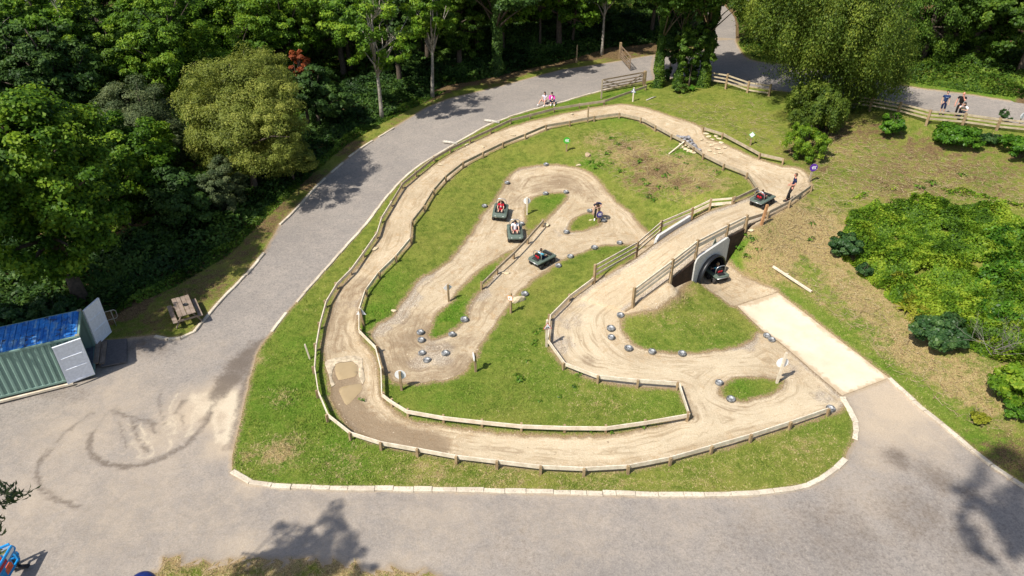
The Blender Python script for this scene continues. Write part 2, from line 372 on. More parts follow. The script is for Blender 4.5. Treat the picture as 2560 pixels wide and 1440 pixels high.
# ------------------------------------------------------------------ one triangulation, shared by all surfaces
def lattice(x0, x1, y0, y1, s, hole=None):
    X, Y = np.meshgrid(np.arange(x0, x1+1e-6, s), np.arange(y0, y1+1e-6, s)); p = np.stack([X.ravel(), Y.ravel()], 1)
    p += rng.uniform(-.22, .22, p.shape)*s
    if hole: p = p[~((p[:, 0] > hole[0]) & (p[:, 0] < hole[1]) & (p[:, 1] > hole[2]) & (p[:, 1] < hole[3]))]
    return p
P2 = np.vstack([lattice(-24, 22, 13, 47, .2), lattice(-34, 36, 8, 72, .55, (-24, 22, 13, 47)), lattice(-110, 110, -30, 130, 3.0, (-34, 36, 8, 72)), lattice(-420, 420, -200, 620, 26., (-110, 110, -30, 130))])
P2 = np.vstack([P2, lattice(TMID[0]-3.5, TMID[0]+2.5, TMID[1]-1.5, TMID[1]+5, .12)])
inp = [Vector(p) for p in P2]; edges = []
for Lp in LOOPS:
    b = len(inp); inp += [Vector(p) for p in Lp]; n = len(Lp); edges += [(b+i, b+(i+1) % n) for i in range(n)]
vo, _, fo, *_r = delaunay_2d_cdt(inp, edges, [], 0, 1e-4)
VX = np.array([(v.x, v.y) for v in vo]); FC = np.array([f for f in fo if len(f) == 3], np.int32)
CEN = VX[FC].mean(1)
def ins(poly): 
    lo = poly.min(0)-.01; hi = poly.max(0)+.01; r = np.zeros(len(CEN), bool)
    k = np.where(((CEN > lo) & (CEN < hi)).all(1))[0]; r[k] = inside(CEN[k], poly); return r
I = {n: ins(p) for n, p in zip('road_a road_b track_out track_in loop strip isle2 patch exitp pad tnl slab pud1 pud2'.split(), LOOPS)}
reg = np.zeros(len(FC), int)                           # 0 ground
reg[I['road_a'] | I['road_b']] = 1
reg[I['track_out']] = 2; reg[I['track_in']] = 0
reg[I['loop'] & I['track_in']] = 2
reg[I['strip'] | I['isle2'] | I['patch']] = 0
reg[I['exitp'] | I['tnl']] = 2
reg[I['pad']] = 3; reg[I['slab']] = 4; reg[I['pud1'] | I['pud2']] = 5
deckin = ins(deck_poly)
HZ = height(VX)
# gentle unevenness of the soil
def vnoise(xy, s, seed):
    r = np.random.default_rng(seed); T = r.uniform(-1, 1, (64, 64)); q = xy/s; i = np.floor(q).astype(int); f = q-i; f = f*f*(3-2*f)
    g = lambda a, b: T[(i[:, 0]+a) % 64, (i[:, 1]+b) % 64]
    return (g(0,0)*(1-f[:, 0])+g(1,0)*f[:, 0])*(1-f[:, 1])+(g(0,1)*(1-f[:, 0])+g(1,1)*f[:, 0])*f[:, 1]
# ------------------------------------------------------------------ where the soil is dry, lush, littered, damp, dusty, stained (metres round a point)
def blobs(L, xy=None):
    xy = VX if xy is None else xy; out = np.zeros(len(xy))
    C = ground_at([(u, v) for u, v, *_ in L], 0, height)[:, :2]
    for c, (_, _, r, a) in zip(C, L): out = np.maximum(out, a*np.exp(-((xy-c)**2).sum(1)/(r*r)*.7))
    return out
def lines(L, xy=None):
    "(pixel polyline, width m, amount)"
    xy = VX if xy is None else xy; out = np.zeros(len(xy))
    for pl, wd, a in L:
        p = ground_at(smooth(pl, False, 12), 0, height)[:, :2]
        d = seg_dist(xy, p, False); out = np.maximum(out, a*(1-sstep(wd*.35, wd, d)))
    return out
DRY_L = [(430,1420,.9,.7),(560,1418,1,.75),(700,1425,1.2,.8),(860,1430,1.2,.75),(1000,1440,1.2,.7),(1950,620,3,.8),(1980,545,2.5,.9),(2060,600,3,.9),(1900,640,1.6,.6),(2140,760,3.5,.75),(2080,700,2.5,.75),(2250,860,3,.8),(2360,960,3,.75),(2440,1040,2,.6),(1880,600,1.2,.6),(2300,430,6,.5),(2150,380,4,.5),(2450,420,6,.45),(2030,300,3,.35),(2200,480,4,.5),(2500,470,4,.45),
 (1580,380,2.4,.75),(1660,420,2.6,.75),(1500,350,2,.55),(1740,450,2.2,.65),(1790,460,1.4,.6),(1480,390,1.4,.5),(1600,440,2,.5),(700,1130,.9,.8),(640,1130,.8,.5),(860,1160,1.5,.4),(1250,1190,2.5,.45),(1500,1200,3,.4),(1750,1200,3,.35),(2000,1120,2,.4),(1080,1190,2,.5),(1400,900,2,.25),(1500,1000,2.5,.3),(1720,800,2,.3),(1650,770,1.4,.45),(1690,720,1,.8),(820,760,.8,.3),(980,560,1.5,.2),(700,1000,.6,.5),(640,900,.6,.5),(1850,690,1.3,.5),(1870,240,2,.3),(1700,250,2,.3)]
LUSH_L = [(720,1000,3.2,.8),(650,1120,2,.7),(760,870,2.5,.7),(860,1120,2,.8),(700,1180,2,.7),(830,1180,2,.5),(980,1060,2,.4),(1140,790,2.2,1),(1090,840,1,1),(950,790,1.5,.9),(960,720,1.5,.7),(1380,500,1.5,.7),(1240,690,1.2,.6),(1450,250,2.5,.8),(1550,230,2,.9),(1300,290,2,.7),(1150,360,1.5,.6),(1060,425,1.2,.5),(1540,300,1.2,.8),(1700,380,1,.9),(1480,405,1,.9),(1290,880,2.3,.5),(1350,950,2.3,.5),(1100,990,2,.7),(1050,1020,2,.5),(1650,1010,2,.45),(1620,880,1.5,.6),(1800,860,1.2,.5),(1660,800,2,.3),(2060,1060,1.2,.5),(2100,780,1,.3),(2300,930,2,.3),(1850,970,1,.8),(2480,250,3,.9),(2380,228,3,.8),(1850,40,3,.9),(1420,610,1,.4),(1500,630,1.4,.5),(1900,250,2,.4),(1850,620,.8,.6),(560,1000,.1,.1)]
LITT_L = [(1600,400,1.4,.9),(1650,425,1.5,.95),(1560,365,1.2,.8),(1700,455,1.2,.85),(1590,450,1.1,.8),(1760,465,1.1,.75),(1630,480,1.0,.8),(540,690,1.6,.75),(630,600,1.4,.8),(710,520,1.4,.85),(400,790,2.2,.75),(350,820,1.5,.7),(500,720,3,.8),(440,800,2,.6),(600,640,2,.8),(680,560,2,.9),(780,455,2,.95),(880,370,2,.9),(1000,300,2,.7),(1100,250,2.5,.6),(1250,205,2.5,.8),(1400,160,2.5,.6),(1550,140,3,.9),(1660,125,3,1),(2180,330,3,.8),(2080,330,2.5,.9),(2000,380,2,.8),(2050,420,2.2,.7),(2300,380,3,.8),(1620,260,2,.5),(2540,1150,2,.9),(2500,1100,1.5,.6),(600,1415,.8,.7),(800,1420,1,.6),(450,1425,.6,.4),(2420,430,5,.72),(2250,450,5,.74),(2520,420,4,.66)]
dry = blobs(DRY_L); lush = blobs(LUSH_L); litter = blobs(LITT_L)
ls_ = lines([([(1950,748),(2040,800),(2150,885),(2260,965),(2400,1070),(2500,1140)], 1.5, .55), ([(1850,612),(1835,640),(1840,668)], .5, .8), ([(2010,660),(2100,770),(2200,850)], .8, .35)]); lush = np.maximum(lush, ls_); dry = dry-ls_*.75
wi = inside(VX, woods); far = (VX[:, 1] > 72) | (np.abs(VX[:, 0]) > 36)
litter = np.where(wi, 1.0, litter); litter = np.where(far, 1.0, litter)
TB = [track_out, track_in, loop, strip, isle2, patch, exitp, pad]
nearm = (np.abs(VX[:, 0]) < 36) & (VX[:, 1] > 6) & (VX[:, 1] < 75)
edge = np.full(len(VX), 9.); redge = np.full(len(VX), 9.)
edge[nearm] = np.min([seg_dist(VX[nearm], p) for p in TB], 0)
redge[nearm] = np.min([seg_dist(VX[nearm], p) for p in (road_a, road_b)], 0)
HZ = HZ+np.where(redge > .3, 1, .2)*(vnoise(VX, 1.3, 1)*.025+vnoise(VX, .5, 2)*.012)*np.clip(edge*2, .3, 1)
HZ -= np.where(np.isin(np.arange(len(VX)), np.unique(FC[reg == 1])), .05*sstep(0, .12, redge), 0)
_in = np.zeros(len(VX), bool); _in[FC[reg == 2].ravel()] = True
HZ -= np.where(_in, .025*sstep(0, .12, edge), 0)
damp = blobs([(1075,830,.9,.9),(1020,850,1.1,.8),(1000,900,1,.7),(1040,800,.9,.6),(1100,870,.9,.5),(980,850,.7,.5),(1130,920,.8,.7),(1400,455,1.3,.8),(1350,470,1,.7),(1300,500,1,.6),(1440,470,1,.7),(1470,490,.8,.5),(1000,930,.9,.5),(840,860,.9,.45),(870,750,.9,.5),(860,715,.7,.5),(880,790,.8,.4),(860,1020,1.1,1),(900,1050,1,.9),(870,985,.8,1),(860,930,.8,.95),(950,1080,1,.8),(1010,1095,.8,.6),(1470,900,.5,.7),(1440,830,.5,.4),(1700,985,.6,.5),(1740,1020,.7,.5),(1830,1010,1,.3),(1190,690,.5,.3),(1240,760,.6,.4),(1330,640,.5,.4),(1170,850,.6,.6),(1290,470,.6,.5),(1440,640,.4,.4),(1870,700,.6,.5),(1800,690,.6,.5),(1980,470,.6,.3),(1900,440,.8,.35),(1820,400,.8,.3)])
dampl = lines([([(905,705),(870,745),(845,800),(838,870)],.9,.55),([(860,950),(862,1010),(900,1060),(980,1090),(1080,1112)],1.2,.95),([(1000,930),(970,890),(985,840),(1050,790)],.9,.45),([(1060,935),(1120,925),(1160,895)],.7,.6),([(1250,470),(1330,455),(1420,455),(1480,480)],1.3,.5),([(1180,700),(1240,655),(1300,610)],.4,.4),([(1205,720),(1190,760),(1170,800)],.5,.45),([(1160,905),(1105,930),(1050,925),(1000,890)],.5,.5),([(930,1070),(1100,1105),(1300,1130)],.3,.35),([(1380,800),(1400,880),(1470,930),(1600,945)],.35,.25),([(880,700),(840,780),(835,860)],.35,.4),([(1545,570),(1500,600),(1440,620),(1380,660)],.25,.3),([(1690,960),(1720,1000),(1760,1010)],.4,.4)])
damp = np.maximum(damp, dampl)
gravel = blobs([(1020,745,.8,1),(990,790,.7,1),(955,820,.6,.9),(1060,700,.7,.6),(1090,880,.8,1),(1050,905,.7,.8),(1110,900,.6,.8),(1200,735,.7,.8),(1240,690,.5,.6),(1420,800,1,.6),(1400,860,.9,.7),(1450,760,.8,.5),(850,1070,.7,.7),(880,760,.9,.5),(2060,990,.8,.6),(1980,920,.8,.5),(1400,580,.8,.5),(1160,430,.6,.3),(1860,855,.7,.8),(1330,430,.8,.4)])
dusty = blobs([(530,1010,1.5,1),(560,1040,1.2,1),(480,1030,1.6,.8),(400,1090,1.6,.6),(560,1110,1,.8),(300,1020,2,.45),(2230,1010,2,.9),(2200,1060,2,.75),(2280,1080,2.2,.6),(2180,1130,1.4,.55),(620,1215,.8,.6),(300,930,2,.35),(520,880,1.5,.3),(900,1260,4,.25),(1400,1260,4,.25),(600,1390,1.5,.6),(820,1400,1.5,.5),(1000,1420,1.2,.5),(200,1080,3,.5),(100,1250,3,.45),(300,1300,3,.42),(500,1300,3,.4),(800,1290,3,.4),(1100,1290,3,.42),(1400,1290,3,.38),(1700,1290,2.6,.3),(1250,1390,3,.3),(350,1200,3,.45),(300,980,2,.45),(1900,1270,1.6,.35),(2150,1230,2,.4)])
stain = blobs([(575,945,.55,.9),(600,910,.6,.9),(555,970,.4,.8),(620,880,.5,.75),(640,930,.6,.6),(2240,1140,.55,.6),(2255,1160,.4,.5),(2310,1160,.45,.4),(2350,1200,.75,.5),(2340,1190,.4,.3),(2420,1230,.5,.5),(2300,1290,1.8,.4),(2100,1330,2.2,.35),(2400,1340,2,.35),(1900,1350,2,.25),(1300,1400,2,.2),(340,860,1,.5),(400,870,.9,.4),(850,380,.8,.3)])
stain = np.maximum(stain, lines([([(690,835),(655,868),(640,895),(620,960),(604,1040),(590,1110)],.55,.55),([(660,855),(610,905),(570,950),(545,985)],.7,.6),([(30,990),(120,975),(200,985)],.8,.3),([(625,850),(600,910),(555,985),(520,1030),(500,1055)],.2,.42),([(100,1145),(92,1190),(120,1235),(190,1265)],.2,.5),([(110,1140),(150,1090),(230,1030)],.2,.42),([(228,1080),(222,1120),(248,1150),(310,1165),(380,1152),(450,1118),(500,1075),(530,1030)],.24,.55),([(230,1085),(260,1040),(290,1010)],.16,.28),([(285,1028),(330,1042),(385,1055)],.2,.5),([(300,1055),(308,1090),(318,1120)],.15,.42),([(330,1050),(345,1095),(375,1130)],.16,.45),([(370,1055),(392,1085)],.16,.5),([(395,985),(405,1030),(415,1065)],.15,.42),([(440,1030),(460,1000)],.25,.5),([(455,1035),(460,1070)],.14,.35),([(500,1080),(520,1040)],.2,.35),([(280,1260),(320,1220),(355,1195)],.12,.25),([(600,1040),(580,1100),(560,1120)],.25,.35),([(2290,1170),(2330,1215),(2380,1230),(2390,1205),(2340,1175)],.25,.35)]))
pale = np.maximum(blobs([(545,992,.75,.8),(575,1010,.6,1),(578,1050,.5,.9),(565,1090,.4,.6),(490,995,.6,.7),(520,1020,.7,.75),(380,1095,.5,.5),(330,1105,.45,.5),(430,1050,.5,.5)]), lines([([(578,985),(585,1030),(570,1095)],.5,.85),([(550,985),(535,1040),(545,1100)],.28,.7),([(505,985),(490,1030),(470,1085)],.3,.65),([(440,985),(425,1030),(440,1080)],.22,.6),([(350,1050),(360,1090),(385,1130)],.18,.6),([(320,1055),(330,1100),(355,1140)],.16,.55),([(410,1060),(425,1100),(420,1130)],.2,.55),([(300,1130),(340,1145),(380,1140)],.2,.5)]))
pale = np.maximum(pale, lines([([(1520,720),(1460,800),(1460,880),(1560,930),(1700,930),(1850,900)],1.3,.7),([(1740,1000),(1900,980),(2040,1000)],1.3,.8),([(1200,1115),(1400,1125),(1600,1110),(1800,1060),(1960,1020)],.9,.8),([(1620,690),(1700,640),(1800,575)],1.0,.3)]))
ATT = dict(dry=dry, lush=lush, litter=litter, edge=edge, redge=redge, damp=damp, gravel=gravel, dusty=dusty, stain=stain, pale=pale)
HZ = HZ+blobs([(1095,885,.75,.16),(1118,862,.35,.12),(1070,905,.4,.1)])*(.7+.6*vnoise(VX, .35, 77))
V3 = np.column_stack([VX, HZ])
def region_mesh(name, r, keys, dz=0.0):
    f = FC[reg == r]; u, inv = np.unique(f, return_inverse=True); v = V3[u].copy(); v[:, 2] += dz
    return np_mesh(name, v, inv.reshape(-1, 3), {k: ATT[k][u] for k in keys}, smooth=True)

# ------------------------------------------------------------------ ground materials
def mat_ground():
    t = NT('grass_ground')
    n1 = t.noise(.42, 5, .6); n2 = t.noise(2.3, 5, .62); n3 = t.noise(9, 4, .6); n4 = t.noise(38, 3, .6); n5 = t.noise(1.1, 4, .6, dist=.6)
    g = t.mix(t.ramp(n2, .3, .7), (.085,.125,.018), (.185,.215,.040))
    g = t.mix(t.math('MULTIPLY', t.ramp(n1, .42, .68), .65), g, (.215,.212,.048))
    lu = t.math('MULTIPLY', t.attr('lush'), t.ramp(n5, .3, .6, .45, 1.))
    g = t.mix(lu, g, t.mix(t.ramp(n3, .3, .7), (.040,.115,.007), (.100,.205,.016)))
    g = t.mix(t.math('MULTIPLY', t.ramp(n3, .56, .72), .45), g, (.235,.20,.085))
    n6 = t.noise(.95, 6, .7, dist=.5); n7 = t.noise(5.5, 5, .7)
    g = t.mix(t.math('MULTIPLY', t.ramp(n6, .52, .68), .55), g, (.225,.24,.050)); g = t.mix(t.math('MULTIPLY', t.ramp(n7, .54, .68), .6), g, (.050,.090,.010)); g = t.mix(t.math('MULTIPLY', t.ramp(n7, .42, .30), .5), g, (.20,.235,.045))
    # dry straw
    df = t.math('ADD', t.attr('dry'), t.math('MULTIPLY', t.math('SUBTRACT', n2, .5), 1.3)); df = t.math('ADD', df, t.math('MULTIPLY', t.math('SUBTRACT', n3, .5), .5))
    straw = t.mix(t.ramp(n4, .3, .7), (.20,.150,.066), (.40,.32,.155)); straw = t.mix(t.ramp(n3, .45, .75), straw, (.20,.125,.066))
    g = t.mix(t.ramp(df, .30, .78), g, straw)
    # litter and bare earth
    lf = t.math('ADD', t.attr('litter'), t.math('MULTIPLY', t.math('SUBTRACT', n2, .5), 1.5))
    earth = t.mix(t.ramp(n3, .3, .7), (.055,.036,.02), (.150,.098,.05)); earth = t.mix(t.ramp(n4, .50, .66), earth, (.26,.19,.105))
    g = t.mix(t.ramp(lf, .42, .95), g, earth)
    ef = t.math('ADD', t.attr('edge'), t.math('MULTIPLY', t.math('SUBTRACT', n3, .5), .55)); ef = t.math('ADD', ef, t.math('MULTIPLY', t.math('SUBTRACT', n2, .5), .5))
    rf = t.math('ADD', t.attr('redge'), t.math('MULTIPLY', t.math('SUBTRACT', n3, .5), .45)); ef = t.math('MINIMUM', ef, t.math('ADD', rf, .05))
    soil = t.mix(t.ramp(n4, .35, .65), (.17,.115,.06), (.36,.275,.165))
    g = t.mix(t.ramp(ef, .30, .02), g, soil)
    g = t.mix(t.ramp(n4, .2, .8, .0, .5), g, (.02,.03,.006), 'MULTIPLY') if False else g
    g = t.mix(.55, g, t.mix(t.ramp(n4, .3, .7), (.35,.35,.35), (1.1,1.1,1.1)), 'MULTIPLY')
    t.col(t.mix(1.0, g, (1.34,1.30,1.22), 'MULTIPLY')).rough(.95); t.b.inputs['Specular IOR Level'].default_value = .1
    t.bump(t.math('ADD', t.math('MULTIPLY', n3, 1.2), n4), .75, .06)
    return t.m
def mat_track():
    t = NT('sandy_track')
    n1 = t.noise(.55, 5, .6); n2 = t.noise(2.6, 5, .65); n3 = t.noise(11, 4, .65); n4 = t.noise(45, 3, .7); vc = t.voro(17, out='Color'); vd = t.voro(17, out='Distance')
    s = t.mix(t.ramp(n1, .35, .65), (.43,.335,.215), (.53,.425,.285)); s = t.mix(t.ramp(n2, .48, .70, 0., .85), s, (.42,.285,.15)); n8 = t.noise(6, 6, .75, dist=.4); s = t.mix(t.ramp(n8, .54, .66, 0., .6), s, (.33,.225,.13)); s = t.mix(t.ramp(n8, .42, .32, 0., .5), s, (.68,.56,.40)); s = t.mix(t.ramp(n3, .55, .75), s, (.65,.53,.365))
    n10 = t.noise(19, 7, .85); s = t.mix(t.ramp(n10, .53, .64, 0., .6), s, (.27,.20,.13)); s = t.mix(t.ramp(n10, .46, .37, 0., .55), s, (.72,.62,.47)); s = t.mix(t.math('MULTIPLY', t.attr('pale'), .75), s, t.mix(n3, (.53,.43,.28), (.69,.58,.42)))
    gf = t.math('ADD', t.attr('gravel'), t.math('MULTIPLY', t.math('SUBTRACT', n2, .5), 1.2)); gf = t.math('ADD', gf, t.ramp(t.attr('edge'), .35, 0., 0., .45))
    peb = t.mix(t.ramp(t.noise(20, 5, .8), .4, .6), (.19,.15,.11), (.56,.48,.38)); s = t.mix(t.ramp(gf, .32, .7, 0., .9), s, peb)
    cx = t.n('ShaderNodeCombineXYZ'); sp = t.n('ShaderNodeSeparateXYZ'); t.l(t.co, sp.inputs[0]); t.l(t.math('MULTIPLY', t.attr('edge'), 5.5), cx.inputs[0]); t.l(t.math('MULTIPLY', sp.outputs[0], .45), cx.inputs[1]); t.l(t.math('MULTIPLY', sp.outputs[1], .45), cx.inputs[2])
    rut = t.noise(1.0, 5, .7, co=cx.outputs[0]); s = t.mix(t.ramp(rut, .50, .66, 0., .62), s, (.30,.215,.125)); s = t.mix(t.ramp(rut, .44, .32, 0., .45), s, (.66,.55,.40))
    dm = t.math('ADD', t.attr('damp'), t.math('MULTIPLY', t.math('SUBTRACT', n2, .5), .7)); dm = t.math('ADD', dm, t.math('MULTIPLY', t.math('SUBTRACT', n3, .5), .6)); dm = t.math('ADD', dm, t.math('MULTIPLY', t.math('SUBTRACT', rut, .5), .9))
    s = t.mix(t.ramp(dm, .14, .85, 0., .78), s, t.mix(n4, (.175,.122,.072), (.275,.195,.122)))
    ef = t.math('ADD', t.attr('edge'), t.math('MULTIPLY', t.math('SUBTRACT', n3, .5), .35)); s = t.mix(t.ramp(ef, .16, .0, 0., .75), s, (.21,.145,.075))
    wh = t.math('MULTIPLY', t.ramp(t.voro(26, out='Distance'), .18, .10), t.ramp(n2, .52, .7)); s = t.mix(wh, s, (.70,.62,.48))
    dk = t.math('MULTIPLY', t.ramp(t.voro(31, out='Distance'), .2, .12), t.ramp(n2, .5, .68)); s = t.mix(t.math('MULTIPLY', dk, .7), s, (.14,.10,.06))
    s = t.mix(.45, s, t.mix(t.ramp(n4, .3, .7), (.45,.45,.45), (1.1,1.1,1.1)), 'MULTIPLY')
    t.col(t.mix(1.0, s, (1.1,1.1,1.1), 'MULTIPLY')).rough(t.ramp(dm, .5, 1.1, .95, .55)); t.bump(t.math('ADD', n3, t.math('MULTIPLY', n4, .9)), .6, .05)
    return t.m
def mat_road():
    t = NT('worn_tarmac')
    n1 = t.noise(.25, 6, .62); n2 = t.noise(1.3, 8, .72, dist=.5); n3 = t.noise(7, 6, .75); n4 = t.noise(34, 4, .75); n6 = t.noise(.7, 6, .7, dist=.8)
    s = t.mix(t.ramp(n1, .3, .7), (.205,.190,.183), (.262,.240,.226)); s = t.mix(t.ramp(n2, .40, .66, 0., .42), s, (.320,.286,.258)); s = t.mix(t.ramp(n6, .50, .68, 0., .38), s, (.195,.187,.183)); s = t.mix(t.ramp(n3, .48, .64, 0., .7), s, (.155,.145,.140)); n9 = t.noise(17, 8, .85); s = t.mix(t.ramp(n9, .52, .62, 0., .7), s, (.12,.112,.108)); s = t.mix(t.ramp(n9, .46, .38, 0., .6), s, (.44,.41,.37)); s = t.mix(t.ramp(n3, .42, .30, 0., .5), s, (.37,.335,.30))
    du = t.math('ADD', t.attr('dusty'), t.math('MULTIPLY', t.math('SUBTRACT', n2, .5), .5)); du = t.math('ADD', du, t.math('MULTIPLY', t.math('SUBTRACT', n3, .5), .4))
    s = t.mix(t.ramp(du, .08, .95, 0., .88), s, (.42,.35,.27))
    pf = t.math('ADD', t.attr('pale'), t.math('ADD', t.math('MULTIPLY', t.math('SUBTRACT', n3, .5), .6), t.math('MULTIPLY', t.math('SUBTRACT', n2, .5), .9))); s = t.mix(t.ramp(pf, .35, .9, 0., .9), s, (.50,.44,.35))
    st = t.math('ADD', t.attr('stain'), t.math('ADD', t.math('MULTIPLY', t.math('SUBTRACT', n3, .5), .6), t.math('MULTIPLY', t.math('SUBTRACT', n2, .5), .7))); s = t.mix(t.ramp(st, .10, .70, 0., .85), s, (.110,.090,.076))
    rf = t.math('ADD', t.attr('redge'), t.math('MULTIPLY', t.math('SUBTRACT', n3, .5), .5)); s = t.mix(t.ramp(rf, .22, .0, 0., .7), s, (.30,.235,.16))
    s = t.mix(t.ramp(t.voro(28, out='Distance'), .15, .1, 0., .5), s, (.45,.42,.39))
    s = t.mix(.5, s, t.mix(t.ramp(n4, .3, .7), (.42,.42,.42), (1.1,1.1,1.1)), 'MULTIPLY')
    t.col(t.mix(1.0, s, (1.25,1.20,1.12), 'MULTIPLY')).rough(.9); t.bump(t.math('ADD', n3, n4), .5, .03)
    return t.m
def mat_pad():
    t = NT('pale_concrete'); n1 = t.noise(.7, 5, .6); n2 = t.noise(5, 5, .65); n3 = t.noise(40, 3)
    s = t.mix(t.ramp(n1, .3, .7), (.60,.50,.36), (.70,.60,.45)); s = t.mix(t.ramp(n2, .58, .75, 0., .5), s, (.52,.41,.28)); s = t.mix(.25, s, t.mix(n3, (.6,.6,.6), (1.,1.,1.)), 'MULTIPLY')
    s = t.mix(t.ramp(t.voro(1.3, out='Distance'), .06, .03, 0., .6), s, (.3,.23,.16)); n5 = t.noise(2.6, 6, .7); ef = t.math('ADD', t.attr('edge'), t.math('MULTIPLY', t.math('SUBTRACT', n5, .5), .9)); s = t.mix(t.ramp(ef, .26, .02, 0., .8), s, (.40,.30,.19)); s = t.mix(t.ramp(n5, .56, .72, 0., .35), s, (.46,.36,.25))
    t.col(s).rough(.85); t.bump(n3, .15, .01); return t.m
def mat_water():
    t = NT('muddy_water'); n = t.noise(3, 3); t.col(t.mix(n, (.33,.245,.135), (.39,.295,.17))).rough(.12); t.b.inputs['Specular IOR Level'].default_value = .4; t.bump(t.noise(14, 3), .05, .01); return t.m
M_GROUND, M_TRACK, M_ROAD, M_PAD, M_WATER = mat_ground(), mat_track(), mat_road(), mat_pad(), mat_water()
def struct(name, me, mat, kind='structure'):
    return setp(link(name, me, None, [mat]), kind=kind)
struct('ground', region_mesh('ground', 0, ('dry', 'lush', 'litter', 'edge', 'redge')), M_GROUND)
struct('road', region_mesh('road', 1, ('dusty', 'stain', 'pale', 'redge')), M_ROAD)
struct('track', region_mesh('track', 2, ('gravel', 'damp', 'edge', 'pale')), M_TRACK)
struct('concrete_pad', region_mesh('concrete_pad', 3, ('edge',), .012), M_PAD)
struct('concrete_edging', region_mesh('concrete_edging', 4, ('edge',), .02), simple('worn_concrete', (.47,.385,.27), .9, var=.3, scale=5))
struct('water', region_mesh('water', 5, (), .004), M_WATER)

# kerbs: single rough stones laid end to end, one run per stretch
def mat_kerb():
    t = NT('kerb_stone'); n = t.noise(1.2, 4); n2 = t.noise(14, 5, .65)
    s = t.mix(t.ramp(n, .35, .65), (.47,.40,.31), (.62,.55,.43)); s = t.mix(t.ramp(n2, .5, .72), s, (.30,.25,.19)); t.col(s).rough(.9); t.bump(n2, .4, .02); return t.m
M_KERB = mat_kerb()
def kerb(pl, w0, hgt, lmin, lmax, seed, gap=.02, miss=0.0, top=.05):
    r = random.Random(seed); P = ground_at(smooth(pl, False, 5), 0, height); P = [Vector(p) for p in P]; mb = MB()
    cum = [0]
    for a, b in zip(P, P[1:]): cum.append(cum[-1]+(b-a).length)
    def at(s):
        for i in range(len(P)-1):
            if cum[i+1] >= s: return P[i].lerp(P[i+1], (s-cum[i])/max(1e-6, cum[i+1]-cum[i]))
        return P[-1].copy()
    s = 0
    while s < cum[-1]-.1:
        L = min(r.uniform(lmin, lmax), cum[-1]-s)
        if r.random() >= miss:
            a = at(s+gap/2); b = at(s+L-gap/2); off = Vector((0, 0, top-hgt/2+r.uniform(-.015, .015))); 
            d = (b-a); sd = d.cross(Vector((0,0,1))).normalized()*r.uniform(-.02, .02)
            c = (a+b)/2+off+sd; ang = math.atan2(d.y, d.x)+r.uniform(-.03, .03)
            R = Matrix.Rotation(ang, 3, 'Z')@Matrix.Rotation(-math.atan2(d.z, math.hypot(d.x, d.y)), 3, 'Y')
            mb.box(c, (d.length, w0*r.uniform(.88, 1.1), hgt), 0, R, bev=.018)
        s += L
    return setp(mb.build('kerb', M_KERB), kind='structure')
kerb(ISLE_L[::-1][1:], .17, .22, .7, 1.0, 1, miss=.02)
kerb(ISLE_B, .22, .22, .5, 1.1, 2, gap=.012)
kerb([(2137,1098),(2141,1062),(2130,1034),(2106,992)], .24, .2, .5, .9, 3, top=.03)
kerb(KERB_R, .2, .2, .6, .95, 4, top=.04)
kerb([(388,840),(430,848),(480,834),(515,792),(550,752),(610,692),(660,632)], .16, .22, .6, .9, 5)
kerb([(700,562),(740,522),(800,457),(850,412),(900,372),(985,320)], .14, .2, .6, .9, 6, miss=.1)
# ------------------------------------------------------------------ timber, metal, plastic
def mat_wood(name, a, b, scale=3.0, grain=18.0):
    t = NT(name); mp = t.n('ShaderNodeMapping'); t.l(t.co, mp.inputs[0]); mp.inputs['Scale'].default_value = (1, 1, 2.2)
    n = t.noise(scale, 5, .6); g = t.noise(grain, 4, .65, co=mp.outputs[0])
    s = t.mix(t.ramp(n, .3, .7), a, b); s = t.mix(.4, s, t.mix(t.ramp(g, .3, .7), (.5,.46,.42), (1.,1.,1.)), 'MULTIPLY')
    s = t.mix(t.ramp(t.voro(5, out='Distance'), .07, .04, 0., .5), s, (.16,.09,.05))
    t.col(s).rough(.85); t.bump(g, .2, .01); return t.m
M_RAIL = mat_wood('pale_new_timber', (.60,.51,.38), (.80,.71,.57))
M_RAILG = mat_wood('greyed_timber', (.33,.27,.19), (.48,.40,.29))
M_FENCE = mat_wood('weathered_fence_timber', (.40,.32,.21), (.58,.49,.34))
M_POST = mat_wood('post_timber', (.27,.185,.10), (.42,.31,.18))
M_GATE = mat_wood('gate_timber', (.20,.135,.085), (.33,.25,.17))
M_DARKW = mat_wood('dark_stained_timber', (.030,.017,.012), (.062,.036,.024))
M_TABLE = mat_wood('table_timber', (.22,.165,.125), (.33,.26,.21))
M_CONC = simple('white_concrete', (.50,.485,.45), .85, var=.12, bump=.2)
M_CONCG = simple('grey_concrete', (.36,.355,.34), .85, var=.15, bump=.2)
M_PIPE = simple('black_pipe', (.010,.011,.014), .42, var=.2, spec=.5)
M_WHITE = simple('white_sign_plate', (.78,.79,.80), .45, var=.05)
M_BLACK = simple('black_plastic', (.018,.018,.02), .5, var=.2)
M_RUBBER = simple('black_rubber', (.02,.02,.02), .8, var=.3)
M_STEEL = simple('bright_steel', (.55,.56,.57), .35, metal=.8, var=.1)
M_RED = simple('red_vinyl', (.50,.02,.03), .45, var=.15)
M_STONE = simple('pale_stone', (.56,.46,.30), .9, var=.22, scale=4, bump=.5)
M_STONEG = simple('grey_stone', (.25,.245,.26), .9, var=.35, scale=5, bump=.5)

def zfor(xy, v):
    "height at which a plumb line over (x, y) crosses image row v"
    t = (v-720)/FPX; s, c = math.sin(PITCH), math.cos(PITCH)
    return CAM_H+xy[1]*(t*c+s)/(t*s-c)

